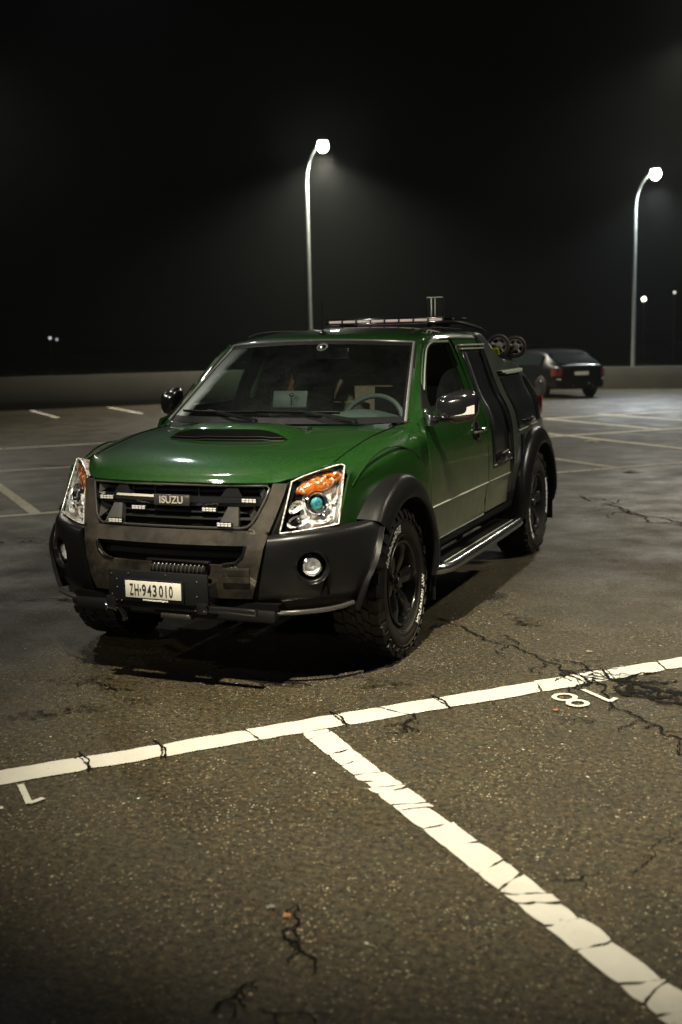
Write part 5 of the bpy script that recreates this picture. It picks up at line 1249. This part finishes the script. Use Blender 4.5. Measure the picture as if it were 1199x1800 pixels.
b = MB(); V = [(-.020, -.225, .058), (.035, -.221, .060), (.055, -.219, .044), (.053, -.219, .008), (.012, -.223, .006), (-.004, -.225, .028)]; b.add(V + [(x, y + .006, z) for x, y, z in V], [(0, 1, 2, 3, 4, 5), (11, 10, 9, 8, 7, 6)] + [(i, (i + 1) % 6, 6 + (i + 1) % 6, 6 + i) for i in range(6)]); b.build('tag', M['yellow'], tr_, smooth=0)
ca = empty('cargo_bundle', (.42, 2.62, 1.60)); tag(ca, 'pale folded strap bundle lying on the box between cab and trolley wheels', 'strap')
b = MB(); b.tube(cr([(.08, -.10, .03), (.13, .0, .012), (.16, .12, -.02), (.17, .2, -.06)], 4), [.016] * 13, 8); b.build('strap', M['cargo'], ca)
b = MB(); r = random.Random(9)
for k in range(8): a = r.uniform(0, 6.28); b.tube([(.11, .02, .03), (.11 + .03 * math.cos(a), .02 + .02 * r.random(), .045 + .03 * math.sin(a))], .005, 5)
b.build('buckle', M['satin'], ca)

# ================================================================= dark parked car
CA = R_(42)   # rear faces the camera's right
pc = empty('parked_car', (-2.95, 25.2, 0), None, CA); tag(pc, 'low dark hatchback with one red tail lamp visible parked behind the truck', 'car')
M['carblack'] = mat('black_car_paint', (.002, .0022, .0022), .35, 0, .2, .1, 5, .05, coat_rough=.08, spec=.15)
M['carglass'] = mat('dark_car_glass', (.010, .013, .013), .08, 0, 1)
# local frame: rear at y=0 facing -y, length to +y, half width .82
sec = [(-.02, .62, .80, .30), (0.0, .66, .84, .28), (.06, .72, .90, .27), (.35, .76, 1.02, .26), (.75, .80, 1.20, .24), (1.1, .81, 1.27, .24), (1.7, .82, 1.30, .24), (2.3, .82, 1.27, .24), (2.9, .82, .98, .24), (3.6, .80, .88, .24), (4.05, .72, .78, .26), (4.15, .60, .66, .32)]
G = []
for y, hw, zt, zb in sec:
    zbelt = min(.86, zt - .02); row = [(0, y, zt), (hw * .45, y, zt - .004), (hw * (.72 if zt > .95 else .8), y, zt - .02), (hw * (.80 if zt > .95 else .93), y, zt - (.07 if zt > .95 else .05)), (hw * .97, y, zbelt - .02 if zt > .95 else zt - .11), (hw, y, .62 if zt > .7 else .5), (hw * .99, y, .45), (hw * .95, y, zb), (0, y, zb - .02)]
    G.append([(-p[0], p[1], p[2]) for p in row[:0:-1]] + row)
G = patch(G, 3, 2); mb = MB().grid(G)
for e in (0, -1): mb.grid(np.array([G[e], [(0, G[e][0][1], .55)] * len(G[e])]))
pb = mb.build('body', M['carblack'], pc, merge=.001)
mb = MB(); mb.sheet(patch([[(x, y - .012, z + .012) for x in np.linspace(-w_, w_, 7)] for y, z, w_ in ((.10, .925, .60), (.36, 1.025, .58), (.66, 1.165, .52), (.78, 1.205, .50))], 3, 2), .01, (0, 2, .4)); mb.build('rear_window', M['carglass'], pc)
for s in (1, -1):
    mb = MB(); mb.sheet(patch([[(s * x, y, z) for z, x in ((.87, .805), (1.0, .765), (1.17, .70))] for y in (.75, 1.3, 1.9, 2.4)], 3, 3), .01, (0, 1.5, .4)); mb.build('side_window', M['carglass'], pc)
    mb = MB(); mb.sheet(patch([[(s * .60, -.03, z), (s * .70, .0, z), (s * .765, .09, z), (s * .785, .22, z)] for z in (.60, .68, .78)], 3, 3), .02, (0, 2, .5)); mb.build('tail_lamp', M['carred'] if 'carred' in M else M.setdefault('carred', mat('tail_lens', (.13, .022, .014), .25, .2, .8, .2, 30)), pc)
    mb = MB(); mb.sheet(patch([[(s * .62, -.03, z), (s * .72, .02, z)] for z in (.50, .535)], 2, 2), .01, (0, 2, .5)); mb.build('reflector', M['led'], pc)
    for y in (.75, 3.25):
        mb = MB(); mb.lathe([(-.09, .001), (-.09, .20), (-.09, .27), (-.07, .30), (.07, .30), (.09, .27), (.09, .20), (.08, .19), (.06, .001)], 'x', (s * .73, y, .30), 32); wo = mb.build('wheel', M['rubber'], pc)
        mb = MB(); mb.lathe([(.0, .001), (.0, .12), (.012, .19), (.016, .185), (.02, .001)], 'x', (s * .82, y, .30), 24, Matrix.Identity(3) if s > 0 else Matrix.Rotation(math.pi, 3, 'Z')); mb.build('rim', M['rim'], wo)
    mb = MB(); mb.tube([(s * .30, -.04, .33), (s * .30, -.11, .33)], .03, 10); mb.build('exhaust', M['satin'], pc)
MB().box((0, -.035, .66), (.42, .012, .09)).build('license_plate', M['plate'], pc, bevel=.002)
MB().box((-.88, 2.2, .93), (.14, .09, .12)).build('wing_mirror', M['carblack'], pc, bevel=.02)

# ================================================================= night mist
hz = MB(); hz.box((-10, 45, 9), (120, 150, 20)); hz.v = [(x, y, -1.0 if z < 0 else z) for x, y, z in hz.v]
m, nt, b = newmat('mist'); nt.nodes.remove(b); pv = nd(nt, 'ShaderNodeVolumePrincipled'); pv.inputs['Color'].default_value = (.80, .86, .84, 1); pv.inputs['Density'].default_value = .0006; pv.inputs['Anisotropy'].default_value = .72
nt.links.new(pv.outputs[0], nt.nodes['Material Output'].inputs['Volume'])
tag(hz.build('haze', m, smooth=0), 'thin night mist around the lamps', None, kind='stuff')
